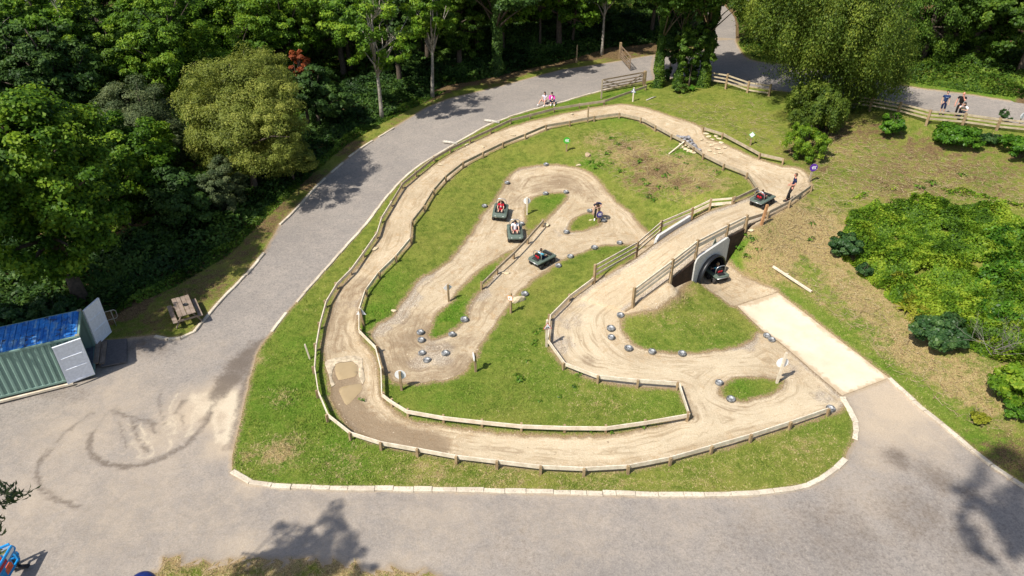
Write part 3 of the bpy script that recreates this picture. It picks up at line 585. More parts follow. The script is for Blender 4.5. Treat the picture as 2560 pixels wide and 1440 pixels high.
# ------------------------------------------------------------------ the bridge over the tunnel
def bridge():
    root = empty('bridge', (TMID[0], TMID[1], FLOOR), 'short sandy bridge carrying the track over a round black tunnel with white portal', 'bridge')
    off = Vector((TMID[0], TMID[1], FLOOR))
    f = FC[deckin]; u, inv = np.unique(f, return_inverse=True); inv = inv.reshape(-1, 3)
    v = np.column_stack([VX[u], deck_h(VX[u])-.02+vnoise(VX[u], .8, 5)*.015])
    ec = {}
    for t in inv:
        for a, b in ((t[0], t[1]), (t[1], t[2]), (t[2], t[0])):
            ec[(a, b)] = 1
    bd = [(a, b) for a, b in ec if (b, a) not in ec]
    low = {}; vv = list(map(tuple, v)); ff = [tuple(t) for t in inv]
    for a, b in bd:
        for q in (a, b):
            if q not in low: low[q] = len(vv); vv.append((v[q][0], v[q][1], v[q][2]-.3))
        ff.append((b, a, low[a], low[b]))
    n = len(v); me = bpy.data.meshes.new('deck'); me.from_pydata([tuple(Vector(p)-off) for p in vv], [], ff)
    ed = seg_dist(np.array([(p[0], p[1]) for p in vv]), np.vstack([front[:, :2]]), False); ed = np.minimum(ed, seg_dist(np.array([(p[0], p[1]) for p in vv]), back[:, :2], False))
    for an, av in (('edge', ed), ('damp', np.zeros(len(vv))+.0), ('pale', np.zeros(len(vv))+.25), ('gravel', np.exp(-(ed/.45)**2)*.75)):
        a = me.attributes.new(an, 'FLOAT', 'POINT'); a.data.foreach_set('value', np.asarray(av, np.float32))
    me.polygons.foreach_set('use_smooth', [True]*len(ff)); me.update(); link('deck', me, root, [M_TRACK])
    # portals with their round opening
    def frame(o, q, zz=0): return Vector((o[0]+TDIR[0]*q, o[1]+TDIR[1]*q, zz))-off
    R, ZC = 1.12, .60
    bmid = TMID+TNOR*2.5
    half = np.linalg.norm(PR-PL)/2+.12
    for nm, mid, sgn, up in (('front', TMID-TNOR*.07, -1, .05), ('back', bmid+TNOR*.12, 1, .24)):
        mb = MB(); N = 48; s0, s1 = -half, half
        zt = lambda s: float(deck_h(np.array([mid+TDIR*np.clip(s, -half, half)-TNOR*sgn*.3]))[0])+up
        cv = [(s0, -.7), (s1, -.7), (s1, zt(s1)), (s0+.2, zt(s0+.2)), (s0, zt(s0)-.2)]
        outer = []
        for k in range(N):
            a = 2*math.pi*k/N; dx, dz = math.cos(a), math.sin(a); t = 9
            for (xa, za), (xb, zb) in zip(cv, cv[1:]+cv[:1]):
                ex_, ez_ = xb-xa, zb-za; den = dx*ez_-dz*ex_
                if abs(den) > 1e-9:
                    tt = (xa*ez_-(za-ZC)*ex_)/den; uu = (xa*dz-(za-ZC)*dx)/den
                    if tt > 0 and -1e-6 <= uu <= 1+1e-6: t = min(t, tt)
            outer.append((dx*t, ZC+dz*t))
        inner = [(R*math.cos(2*math.pi*k/N), ZC+R*math.sin(2*math.pi*k/N)) for k in range(N)]
        tn = Vector((TNOR[0], TNOR[1], 0))
        V = []
        for dd in (-.08, .08):
            for ring in (outer, inner): V += [frame(mid, s, z)+tn*dd for s, z in ring]
        F = []
        for k in range(N):
            j = (k+1) % N
            F += [(k, j, N+j, N+k), (2*N+j, 2*N+k, 3*N+k, 3*N+j), (j, k, 2*N+k, 2*N+j), (N+k, N+j, 3*N+j, 3*N+k)]
        mb.add(V, F, 0); mb.build('portal_wall', M_CONC if nm == 'front' else M_CONC, root)
    mb = MB(); prof = []; L0, L1 = -.42, 2.95
    k = L0
    ring = []
    while k < L1: ring += [(R-.005, k), (R-.005, k+.07), (R-.04, k+.09), (R-.04, k+.14)]; k += .16
    prof = ring
    M = Matrix(((TDIR[0], 0, TNOR[0]), (TDIR[1], 0, TNOR[1]), (0, 1, 0))).to_4x4(); M.translation = Vector((TMID[0], TMID[1], ZC))-off
    mb.lathe(prof, 40, 0, M); mb.lathe([(R-.06, L0), (R+.02, L0), (R+.02, L0+.22), (R-.005, L0+.22)], 40, 0, M); mb.lathe([(R-.01, L1-.2), (R+.05, L1-.2), (R+.05, L1), (R-.05, L1)], 40, 0, M)
    mb.build('tunnel_pipe', M_PIPE, root)
    # stacked boards that hold the bank beside the portals
    def boards(pts, out):
        mb = MB(); o3 = Vector((out[0], out[1], 0)).normalized()
        for (a, b) in zip(pts, pts[1:]):
            for r in range(8):
                g = .006
                za0, zb0 = a[2]-.06-r*.27, b[2]-.06-r*.27
                za1, zb1 = za0-.27+g, zb0-.27+g
                V = []
                for dd in (.01, .07):
                    V += [Vector((a[0], a[1], za0))+o3*dd-off, Vector((b[0], b[1], zb0))+o3*dd-off, Vector((b[0], b[1], zb1))+o3*dd-off, Vector((a[0], a[1], za1))+o3*dd-off]
                mb.add(V, [(0,1,2,3),(7,6,5,4),(0,4,5,1),(1,5,6,2),(2,6,7,3),(3,7,4,0)])
        mb.build('retaining_boards', M_DARKW, root)
    A = lambda p: np.array([p[0], p[1], float(deck_h(np.array([p[:2]]))[0])])
    boards([A(front[2]), A(PL-TDIR*.05)], -TNOR); boards([A(PR+TDIR*.05), A(front[5]), A(front[5]*.6+front[6]*.4)], -TNOR)
    bl, br = bmid-TDIR*half, bmid+TDIR*half
    boards([A(back[2]), A(bl)], TNOR); boards([A(br), A(back[5])], TNOR)
bridge()

# ------------------------------------------------------------------ timber barriers and fences
def post_rail(name, label, cat, bases, hts, boards, pw=.09, side=1, mat_r=None, mat_p=None, cap=0.02, group=None, closed=False, extra=None, poff=None):
    "bases: ground points; hts: post heights; boards: list of (centre height below the post top, board height, thickness)"
    root = empty(name, bases[0], label, cat, group); o = Vector(bases[0]); n = len(bases)
    mat_r = mat_r or M_RAIL; mat_p = mat_p or M_POST
    rr = random.Random(len(label))
    for i, b in enumerate(bases):
        d = (Vector(bases[(i+1) % n] if (closed or i < n-1) else b)-Vector(bases[(i-1) % n] if (closed or i > 0) else b)); d.z = 0; d.normalize()
        sd = Vector((d.y, -d.x, 0)); c = Vector(b)-o+sd*side*(pw/2+.022 if poff is None else poff)
        mb = MB(); R = Matrix.Rotation(math.atan2(d.y, d.x)+rr.uniform(-.05, .05), 3, 'Z')@Matrix.Rotation(rr.uniform(-.02, .02), 3, 'X')
        h = hts[i]+cap+rr.uniform(-.01, .02)
        mb.box(c+Vector((0, 0, h/2-.15)), (pw, pw, h+.3), 0, R, bev=.006); mb.build('post', mat_p, root)
    for i in range(n if closed else n-1):
        j = (i+1) % n; a = Vector(bases[i])-o; b = Vector(bases[j])-o
        for dz, bh, bt in (boards(i) if callable(boards) else boards):
            mb = MB(); mb.bar(a+Vector((0, 0, hts[i]-dz)), b+Vector((0, 0, hts[j]-dz)), bt, bh, 0, ext=.02); ob = mb.build('rail', mat_r, root)
    return root
def barrier(label, tops, side, h=.42, mat=None, closed=False, bh=.19, pw=.10):
    P = ground_at(tops, h); b = [Vector((p[0], p[1], p[2]-h)) for p in P]
    return post_rail('barrier', label, 'barrier', b, [h]*len(b), [(bh/2, bh, .045)], pw, side, mat, closed=closed)
OUT1 = [(2070,1020),(1975,1053),(1876,1085),(1778,1113),(1675,1142),(1570,1162),(1460,1168),(1352,1163),(1243,1150),(1141,1138),(1044,1120),(953,1104),(877,1080),(820,1035),(795,976),(786,917),(790,860),(800,806),(815,752),(842,707),(878,671),(910,627),(942,581),(954,542),(979,502)]
OUT2 = [(979,502),(1006,457),(1041,428),(1087,391),(1127,368),(1177,344),(1228,321),(1278,297),(1327,285),(1387,269),(1450,259),(1512,250),(1617,213)]
IN1 = [(1724,1034),(1615,1053),(1516,1067),(1412,1066),(1303,1062),(1204,1052),(1107,1041),(1017,1025),(976,1000),(954,983),(952,920),(938,865),(897,824),(897,772),(912,725),(945,680),(987,640),(1025,594)]
IN2 = [(1025,594),(1028,552),(1058,514),(1082,474),(1112,440),(1156,405),(1206,380),(1256,356),(1312,334),(1364,312),(1424,302),(1485,290),(1549,282),(1604,294),(1641,314),(1681,336),(1714,352),(1737,368),(1761,385),(1812,410),(1871,432),(1895,467),(1836,495)]
IN3 = [(1484,694),(1426,737),(1376,787),(1370,848),(1412,906),(1496,938),(1595,948),(1698,955),(1724,1034)]
barrier('low pale timber barrier curving round the outer front and left of the track', OUT1, -1)
barrier('low grey timber barrier along the upper left outside of the track beside the road', OUT2, -1, mat=M_RAILG)
barrier('low pale timber barrier round the front and left inside of the track', IN1, 1)
barrier('low grey timber barrier along the top inside of the track above the grass bank', IN2, 1, mat=M_RAILG)
barrier('low pale timber barrier round the grass wedge at the front of the bridge ramp', IN3, 1)
barrier('straight free-standing timber barrier on the grass strip between the two inner lanes', [(1206,705),(1245,667),(1287,628),(1322,591),(1359,549)], -1, mat=M_RAILG, h=.5, bh=.16)
barrier('short grey timber barrier above the flat stones on the upper bend', [(1760,318),(1809,333),(1902,383),(1960,396)], 1, mat=M_RAILG)
# fences on the bridge
fb = [(1582,765,721),(1676,698,649),(1738,645,601),(1815,593,562),(1862,568,539)]
bs = [Vector(ground_at([(u, v)])[0]) for u, v, _ in fb]; hs = [max(.55, zfor(b, t)-b.z) for b, (_, _, t) in zip(bs, fb)]
post_rail('fence', 'three-rail timber fence on the front edge of the bridge above the tunnel mouth', 'fence', bs, hs, lambda i: [(.07, .13, .04), (.33, .13, .04), (.58, .13, .04)] if i < 2 else [(.07, .13, .04), (.36, .2, .04)], .13, 1, cap=.04, poff=.0)
bs2 = [bs[-1]]+[Vector(ground_at([(u, v)])[0]) for u, v in ((1916,545),(1969,519),(2024,478))]; hs2 = [hs[-1]-.15, .42, .45, .42]
post_rail('barrier', 'single-board timber barrier running from the bridge past the man in navy', 'barrier', bs2, hs2, [(.1, .2, .045)], .10, 1, M_RAILG)
bb = [(1485,708,662),(1590,645,604),(1648,602,553),(1727,552,520),(1773,527,498),(1834,509,494)]
bs = [Vector(ground_at([(u, v)])[0]) for u, v, _ in bb]; hs = [max(.42, zfor(b, t)-b.z) for b, (_, _, t) in zip(bs, bb)]
post_rail('fence', 'timber fence along the far edge of the bridge ramp beside the low white parapet', 'fence', bs, hs, lambda i: [(.06, .10, .04), (.36, .10, .04), (.66, .12, .04)] if i < 2 else [(.06, .11, .04), (.36, .18, .04)], .12, 1, cap=.04, poff=.0)
# post-and-rail fences by the upper road
def prf(label, L, rails=((.08,.11,.045),(.40,.11,.045),(.72,.11,.045))):
    bs = [G(u, v) for u, v, _ in L]; hs = [zfor(b, t)-b.z for b, (_, _, t) in zip(bs, L)]; m = sorted(hs)[len(hs)//2]; hs = [min(max(h, m*.85), m*1.15) for h in hs]
    sc = m/1.15
    return post_rail('fence', label, 'fence', bs, hs, [(a*sc, b, c) for a, b, c in rails], .15, 1, M_FENCE, cap=.05, poff=.0)
prf('three-rail field fence in front of the three people on the upper right road', [(2035,266,232),(2104,272,237),(2173,279,242),(2244,286,257),(2315,313,269),(2404,316,284),(2490,326,296),(2590,338,306),(2690,350,318)], )
prf('short three-rail field fence left of the drooping birch', [(1715,200,168),(1764,209,178),(1814,223,185),(1868,232,205),(1922,240,218)])
# field gates
def gate(label, A, B, h, hinge_h, mat=M_GATE, gap=.12, tall=True):
    A = Vector(A); B = Vector(B); root = empty('field_gate', A, label, 'gate'); d = B-A; L = math.hypot(d.x, d.y); dz = d.z
    ex = Vector((d.x, d.y, 0)).normalized(); P = lambda s, z: ex*(s*L)+Vector((0, 0, z+dz*s+gap))
    mb = MB(); mb.box((0, 0, hinge_h/2-.2), (.2, .2, hinge_h+.4), 0, Matrix.Rotation(math.atan2(ex.y, ex.x), 3, 'Z'), bev=.02); mb.build('hinge_post', M_POST, root)
    mb = MB(); s0 = .17/L; mb.bar(P(s0, 0), P(s0, h), .09, .08); mb.bar(P(1, 0), P(1, h-.06), .08, .07); mb.build('stile', mat, root); 
    for i, z in enumerate((.06, .25, .46, .70, h-.05)):
        mb = MB(); mb.bar(P(s0, z), P(1, z), .03, .085 if i < 4 else .11); mb.build('rail', mat, root)
    mb = MB(); side = Vector((-ex.y, ex.x, 0))*.035
    for a, b in (((s0, h-.08), (.48, .08)), ((.48, .08), (.97, h-.1)), ((.35, .05), (.12, h*.55)), ((.62, .05), (.97, h*.5))): mb.bar(P(*a)+side, P(*b)+side, .025, .075)
    mb.build('brace', mat, root); return root
ga = G(1549,146); gb = G(1574,176); gate('five-bar wooden gate swung open across the verge at the wood edge', ga, gb, 1.15, 1.5)
ga = G(1610,213); gb = G(1504,233); gate('five-bar wooden gate standing parallel to the road behind the grass verge', ga, gb, 1.05, max(1.2, zfor(ga, 177)-ga.z))
def stake(name, label, base, top_v, w=.09, lean=(0, 0), mat=M_POST, rz=.3):
    b = G(*base); h = zfor(b, top_v)-b.z; root = empty(name, b, label, 'post', None, rz); mb = MB()
    mb.bar((0, 0, -.25), (lean[0]*h, lean[1]*h, h), w, w, 0, up=Vector((0, 1, 0))); mb.build('post', mat, root); return root, h
def lone_post(label, base, top_v, w=.1, lean=(0, 0), mat=M_POST, rz=.2):
    b = G(*base); h = zfor(b, top_v)-b.z; mb = MB(); mb.bar((0, 0, -.25), (lean[0]*h, lean[1]*h, h-.03), w, w, 0, up=Vector((0, 1, 0)))
    mb.bar((lean[0]*(h-.03), lean[1]*(h-.03), h-.03), (lean[0]*h, lean[1]*h, h), w*.8, w*.8, 0, up=Vector((0, 1, 0)))
    o = mb.build('post', mat); o.name = 'timber_post'; o.location = b; o.rotation_euler = (0, 0, rz); return setp(o, label, 'post')
lone_post('tall bare wooden post alone at the wood edge left of the open gate', (1441,156), 112, .11)
lone_post('white-topped wooden post on the grass at the latch end of the closed gate', (1503,247), 199, .1, mat=M_RAILG)
lone_post('tall orange-brown post standing outside the bridge fence behind the top buggy', (1902,562), 512, .13, lean=(.12, .0), mat=simple('orange_timber', (.42,.22,.10), .8))
lone_post('thin leaning stake outside the left barrier', (776,897), 861, .07, lean=(-.15, .05), mat=M_RAIL)
lone_post('slim post by the inner barrier at the top of the track', (1469,306), 266, .09)

# ------------------------------------------------------------------ signs on posts
def sign(label, base, top_v, shape, face, yaw, pz=None, size=.2, symbol=None, sym_mat=None, border=None, post_w=.1, lean=(0, 0), behind=False, mat=M_POST, tilt=0):
    "yaw: direction the plate faces, degrees, 0 = towards the camera"
    b = G(*base); h = zfor(b, top_v)-b.z; ya = math.radians(yaw); root = empty('track_sign', b, label, 'sign', None, ya)
    mb = MB(); mb.bar((0, 0, -.3), (lean[0]*h, lean[1]*h, h), post_w, post_w, 0, up=Vector((0, 1, 0))); mb.build('post', mat, root)
    z = h*.78 if pz is None else pz
    y = (-post_w/2-.02)*(1 if not behind else -1)
    if shape == 'disc': poly = [(size*math.cos(2*math.pi*k/28), size*math.sin(2*math.pi*k/28)) for k in range(28)]
    elif shape == 'tri': poly = [(-size, -size*.6), (size, -size*.6), (0, size*1.13)]
    elif shape == 'diamond': poly = [(0, -size), (size, 0), (0, size), (-size, 0)]
    else: poly = [(-size, -size), (size, -size), (size, size), (-size, size)]
    M = Matrix(((1, 0, 0), (0, 0, -1), (0, 1, 0))).to_4x4(); M.translation = Vector((lean[0]*z, y+lean[1]*z, z))
    if tilt: M = M@Matrix.Rotation(tilt, 4, 'Z')
    front_dir = 1 if not behind else -1
    mb = MB(); mb.prism(poly, -.006, .006, 0, M); pl = mb.build('plate', border or face, root)
    if border: mb = MB(); mb.prism([(x*.8, (yy*.8)) for x, yy in poly], .006, .010, 0, M); mb.build('panel', face, pl)
    if symbol == 'chevrons':
        mb = MB()
        for k in range(3):
            x = -size*.52+k*size*.36
            for sg in (1, -1):
                mb.prism([(x, 0), (x+size*.2, 0), (x+size*.48, sg*size*.42), (x+size*.28, sg*size*.42)][::sg], .010, .014, 0, M)
        mb.build('arrows', sym_mat, pl)
    if symbol == 'bump':
        mb = MB(); mb.prism([(-size*.5, -size*.36), (-size*.12, -size*.36), (size*.0, -size*.05), (-size*.12, size*.02)], .012, .016, 0, M); mb.prism([(size*.02, -size*.36), (size*.5, -size*.36), (size*.3, -size*.1), (size*.12, -size*.02)], .012, .016, 0, M); mb.build('symbol', sym_mat, pl)
    if symbol == 'bend':
        mb = MB(); mb.prism([(-size*.45, -size*.5), (-size*.25, -size*.5), (-size*.25, 0), (size*.15, 0), (size*.15, size*.2), (-size*.45, size*.2)], .012, .016, 0, M); mb.prism([(size*.02, size*.2), (size*.22, size*.2), (size*.22, size*.6), (size*.02, size*.6)], .012, .016, 0, M); mb.build('symbol', sym_mat, pl)
    if symbol == 'stripe':
        mb = MB(); mb.prism([(-size*.55, -size*.12), (size*.55, -size*.12), (size*.55, size*.12), (-size*.55, size*.12)], .010, .014, 0, M); mb.build('symbol', sym_mat, pl)
    return root
M_PURP = simple('purple_plate', (.115,.03,.33), .4, var=.08); M_GRN = simple('green_plate', (.07,.36,.03), .4, var=.1); M_ORNG = simple('orange_plate', (.70,.26,.05), .45, var=.1)
M_BLUEP = simple('blue_plate', (.05,.10,.35), .45); M_REDP = simple('red_border', (.62,.08,.03), .45); M_NAVY = simple('navy_plate', (.05,.04,.22), .4)
M_SYM = simple('black_symbol', (.02,.02,.03), .5); M_SYMW = simple('white_symbol', (.82,.82,.82), .5, var=.03)
sign('round white sign back on a post by the front left bend of the inner loop', (1004,975), 929, 'disc', M_WHITE, 0, size=.25, behind=True)
sign('triangular white sign back leaning beside the inner left barrier', (911,815), 773, 'tri', M_WHITE, 0, size=.25, lean=(-.12, 0), behind=True)
sign('diamond white sign back at the grass strip on the left inner lane', (1122,753), 711, 'diamond', M_WHITE, 20, size=.25, behind=True)
sign('round white sign back on a pale post at the top of the grass strip', (1317,536), 494, 'disc', M_WHITE, 0, size=.22, behind=True, mat=M_RAIL)
sign('orange and white square sign with a bend mark beside the boulder', (1277,783), 733, 'square', M_WHITE, -28, size=.15, symbol='bend', sym_mat=M_ORNG, border=M_ORNG, tilt=.25)
sign('edge-on white disc sign on a post at the right side of the front loop', (1189,929), 880, 'disc', M_WHITE, -75, size=.22)
sign('red-edged triangle sign with black humps by the bend of the ramp barrier', (1366,866), 800, 'tri', M_WHITE, 12, size=.22, symbol='bump', sym_mat=M_SYM, border=M_REDP, mat=M_RAIL)
sign('round white sign back on a tall leaning post near the concrete pad', (1941,957), 882, 'disc', M_WHITE, 0, size=.27, lean=(.06, 0), behind=True, pz=1.12, mat=M_RAIL)
sign('purple chevron disc on the post the bending man leans over', (1496,557), 512, 'disc', M_NAVY, 22, size=.22, symbol='chevrons', sym_mat=M_SYMW, pz=.62)
sign('green disc with white chevrons on the grass bank', (1416,378), 345, 'disc', M_GRN, -5, size=.25, symbol='chevrons', sym_mat=M_SYMW, pz=.85)
sign('green diamond sign on the slope above the short barrier', (1875,364), 328, 'diamond', M_SYMW, -12, size=.24, symbol='stripe', sym_mat=M_SYMW, border=M_GRN)
sign('purple disc with white chevrons on the post behind the man in navy', (2021,455), 410, 'disc', M_PURP, 5, size=.25, symbol='chevrons', sym_mat=M_SYMW, pz=1.0, lean=(.08, 0), mat=M_RAILG)
sign('small blue triangle sign in front of the barrier end near the gate', (1582,254), 219, 'tri', M_SYMW, -25, size=.2, symbol='stripe', sym_mat=M_SYM, border=M_BLUEP, mat=M_RAIL)
def tunnel_sign():
    a = Vector(ground_at([(1778,620)])[0]); root = empty('warning_sign', a+Vector((-TNOR[0]*.1, -TNOR[1]*.1, .42)), 'small triangular warning sign fixed to the fence over the tunnel mouth', 'sign', None, math.atan2(TDIR[1], TDIR[0]))
    M = Matrix(((1, 0, 0), (0, 0, -1), (0, 1, 0))).to_4x4(); M.translation = Vector((0, -.05, .05)); mb = MB(); mb.prism([(-.2, -.16), (.2, -.16), (0, .24)], 0, .012, 0, M); p = mb.build('plate', simple('faded_sign', (.30,.36,.30), .5), root)
    mb = MB(); mb.prism([(-.09, -.1), (.09, -.1), (.02, .08)], .013, .017, 0, M); mb.build('symbol', M_SYM, p)
tunnel_sign()

# ------------------------------------------------------------------ silvered kart tyres that mark the lanes
TY = [(1268,457,'at the top left of the inner loop'),(1365,411,'at the loop top below the green disc'),(1211,515,'left of the buggy driven by the child in red'),(1364,484,'at the top edge of the grass strip, left one'),(1415,480,'at the top right tip of the grass strip'),(1303,560,'between the two buggies and the grass strip'),(1416,580,'at the left tip of the small grass islet'),(1474,527,'beside the hand of the bending man'),(1509,551,'at the feet of the bending man'),(1486,619,'second from the bridge above the grass wedge'),(1549,607,'nearest the bridge above the grass wedge'),(1426,641,'right of the buggy with the boy in blue'),(1396,664,'just below the buggy with the boy in blue'),(1312,735,'beside the pale boulder'),(1161,799,'right of the grass strip above the hairpin'),(1130,836,'at the lower right tip of the grass strip'),(1051,831,'at the lower left tip of the strip, upper'),(1053,850,'at the lower left tip of the strip, lower'),(1055,883,'at the left end of the gravel in the hairpin'),(1068,901,'lowest one on the gravel in the hairpin'),(1114,884,'at the right side of the gravel in the hairpin'),(1551,788,'at the foot of the bridge ramp fence'),(1527,821,'second below the bridge ramp fence'),(1528,843,'third below the bridge ramp fence'),(1571,871,'at the lower left of the oval lawn'),(1630,879,'at mid lower edge of the oval lawn'),(1705,884,'right along the oval lawn edge'),(1917,839,'at the notch of the concrete pad, upper one'),(1929,849,'at the notch of the concrete pad, lower one'),(1798,957,'left of the small front grass patch'),(1827,998,'below the small front grass patch'),(2076,1022,'at the right end of the front barrier')]
def tyre_mats():
    t = NT('silvered_rubber'); n = t.noise(7, 5, .65); t.col(t.mix(t.ramp(n, .35, .62), (.060,.060,.058), (.27,.272,.27))).rough(.7); t.b.inputs['Metallic'].default_value = .05; t.bump(t.noise(22, 3), .3, .01)
    h = NT('silver_hub'); n = h.noise(8, 4); h.col(h.mix(n, (.28,.285,.29), (.52,.525,.52))).rough(.5); h.b.inputs['Metallic'].default_value = .15
    return t.m, h.m
M_TYS, M_HUB = tyre_mats()
def tyre():
    root = empty('tyre', (0, 0, 0), 'x', 'tyre', 'silvered tyres marking the lanes')
    mb = MB(); mb.lathe([(.075,.05),(.08,.10),(.10,.135),(.135,.15),(.165,.14),(.182,.11),(.185,.075),(.18,.04),(.16,.005),(.10,.0),(.08,.01)], 24, 0, closed=False)
    for k in range(20):
        a = 2*math.pi*k/20; mb.box((.181*math.cos(a), .181*math.sin(a), .075), (.018, .03, .09), 0, Matrix.Rotation(a, 3, 'Z'))
    mb.build('tread', M_TYS, root)
    mb = MB(); mb.lathe([(.0,.095),(.05,.10),(.082,.118),(.098,.138)], 18, 0); mb.build('hub', M_HUB, root)
    mb = MB(); mb.lathe([(.0,.112),(.016,.112),(.018,.101)], 10, 0); mb.build('bore', M_BLACK, root)
    return root
_ty = tyre()
for i, (u, v, where) in enumerate(TY):
    o = _ty if i == 0 else copy_thing(_ty)
    o.location = G(u, v, .05)-Vector((0, 0, .055)); r_ = random.Random(i); o.rotation_euler = (r_.uniform(-.06, .06), r_.uniform(-.06, .06), r_.uniform(0, 6)); s_ = r_.uniform(.93, 1.08); o.scale = (s_, s_, s_)
    o['label'] = 'silvered tyre lying flat '+where

# ------------------------------------------------------------------ six-wheeled children's buggies
M_BODY = simple('olive_green_body', (.105,.135,.108), .38, var=.15, spec=.5); M_HULL = simple('dark_green_hull', (.035,.045,.038), .5, var=.2)
M_RIMM = simple('wheel_rim', (.10,.10,.095), .5, var=.2); M_TREAD = simple('dusty_tyre', (.040,.036,.032), .85, var=.4)
M_LAMP = simple('lamp_glass', (.75,.75,.72), .15, var=.02)
def buggy():
    root = empty('six_wheel_buggy', (0, 0, 0), 'x', 'buggy', 'green six-wheeled buggies on the track')
    # hull (below the rim)
    sec = [(-.70,.27,.26,.44),(-.55,.28,.19,.44),(.35,.28,.17,.44),(.60,.26,.26,.42),(.74,.22,.34,.40)]
    mb = MB(); V = []; F = []
    for y, wd, z0, z1 in sec: V += [(-wd, y, z0), (wd, y, z0), (wd+.04, y, z1), (-wd-.04, y, z1)]
    for i in range(len(sec)-1):
        a = i*4; b = a+4; F += [(a, b, b+1, a+1), (a+1, b+1, b+2, a+2), (a+3, b+3, b, a)]
    F += [(0, 1, 2, 3), (16, 19, 18, 17)]
    mb.add(V, F, 0); mb.build('hull', M_HULL, root)
    # body shell: rim all round, hood in front, rear deck, open cockpit
    mb = MB()
    def ringed(o, i, z0, z1):
        pass
    def rr(hx, y0, y1, r, n=5):
        P = []
        for cx_, cy_, a0 in ((hx-r, y1-r, 0), (-hx+r, y1-r, 90), (-hx+r, y0+r, 180), (hx-r, y0+r, 270)):
            for k in range(n+1):
                a = math.radians(a0+90*k/n); P.append((cx_+r*math.cos(a), cy_+r*math.sin(a)))
        return P
    A = rr(.46, -.76, .80, .13); B = rr(.445, -.75, .785, .12); Cc = rr(.325, -.36, .50, .10)
    n = len(A); zt = lambda y: .50-.09*max(0, (y-.46)/.34)**1.3-.02*max(0, (-y-.36)/.4)
    V = [(x, y, zt(y)-.075) for x, y in A]+[(x, y, zt(y)-.03) for x, y in A]+[(x, y, zt(y)) for x, y in B]+[(x, y, .52) for x, y in Cc]+[(x, y, .40) for x, y in Cc]
    F = []
    for k in range(n):
        j = (k+1) % n
        for r_ in range(4): F.append((r_*n+k, r_*n+j, (r_+1)*n+j, (r_+1)*n+k))
    mb.add(V, F, 0, False); mb.add([(x*.98, y*.98, zt(y)-.075) for x, y in A], [tuple(range(n))], 0); body = mb.build('body', M_BODY, root)
    mb = MB(); mb.prism(rr(.325, -.36, .50, .10), .24, .26); mb.build('floor_pan', M_BLACK, root)
    mb = MB(); mb.box((0, .70, .405), (.50, .05, .05), 0, bev=.015); mb.build('bumper', M_BODY, root)
    for sx in (-1, 1):
        mb = MB(); mb.sphere((sx*.25, .755, .40), (.05, .03, .035), 10, 6); mb.build('headlight', M_LAMP, root)
    # wheels
    for sx in (-1, 1):
        for y in (-.47, .03, .50):
            Mx = Matrix.Rotation(math.pi/2, 4, 'Y'); Mx.translation = Vector((sx*.385, y, .165))
            mb = MB(); mb.lathe([(.085,-.07),(.13,-.085),(.16,-.07),(.168,-.03),(.168,.03),(.16,.07),(.13,.085),(.085,.07)], 18, 0, Mx)
            for k in range(14):
                a = 2*math.pi*k/14; R = Matrix.Rotation(math.pi/2, 3, 'Y')@Matrix.Rotation(a, 3, 'Z'); mb.box(Vector((sx*.385, y, .165))+R@Vector((.166, 0, 0)), (.016, .03, .12), 0, R)
            wh = mb.build('wheel', M_TREAD, root)
            mb = MB(); mb.lathe([(.0, sx*.05), (.03, sx*.055), (.05, sx*.03), (.088, sx*.06), (.088, -sx*.05)], 14, 0, Mx); mb.build('rim', M_RIMM, wh)
    # seat with red pads, roll hoop, engine box, dash and levers
    mb = MB(); mb.box((0, -.12, .31), (.46, .42, .10), 0, bev=.03); mb.build('seat', M_BLACK, root)
    Mb = Matrix.Rotation(math.radians(12), 4, 'X'); Mb.translation = Vector((0, -.33, .34))
    prof = [(-.22, 0), (.22, 0), (.24, .22), (.22, .38), (.14, .50), (.05, .54), (-.05, .54), (-.14, .50), (-.22, .38), (-.24, .22)]
    Mq = Mb@Matrix(((1, 0, 0, 0), (0, 0, 1, 0), (0, 1, 0, 0), (0, 0, 0, 1)))
    mb = MB(); mb.prism(prof, -.04, .04, 0, Mq); bk = mb.build('backrest', M_BLACK, root)
    for zs in (-.047, .047):
        mb = MB()
        for px_, pz_, r_ in ((-.08, .30, .085), (.08, .30, .085), (0, .16, .07)): mb.sphere((px_, pz_, zs), (r_, r_*1.1, .018), 10, 6, 0); 
        for i_ in range(len(mb.v)): mb.v[i_] = tuple(Mq@Vector(mb.v[i_]))
        mb.build('red_pad', M_RED, bk)
    hoop = [(-.31, -.42, .44), (-.31, -.44, .80), (-.27, -.445, .92), (-.18, -.45, .985), (0, -.45, 1.0), (.18, -.45, .985), (.27, -.445, .92), (.31, -.44, .80), (.31, -.42, .44)]
    mb = MB(); mb.tube(hoop, .021, 8); mb.build('roll_hoop', M_STEEL, root)
    mb = MB(); mb.box((0, -.55, .50), (.44, .20, .12), 0, bev=.03); mb.box((0, -.55, .57), (.2, .12, .03), 0, bev=.01); mb.build('engine_box', M_BLACK, root)
    mb = MB(); mb.box((0, .47, .53), (.56, .13, .05), 0, Matrix.Rotation(.35, 3, 'X'), bev=.015); mb.build('dashboard', M_BLACK, root)
    for sx in (-1, 1):
        mb = MB(); mb.tube([(sx*.2, .22, .30), (sx*.2, .20, .60)], .013, 6); mb.sphere((sx*.2, .20, .61), .024, 8, 6); mb.build('lever', M_BLACK, root)
    mb = MB(); mb.tube([(-.40, -.78, .40), (.40, -.78, .40)], .02, 6); mb.build('rear_bar', M_STEEL, root)
    return root
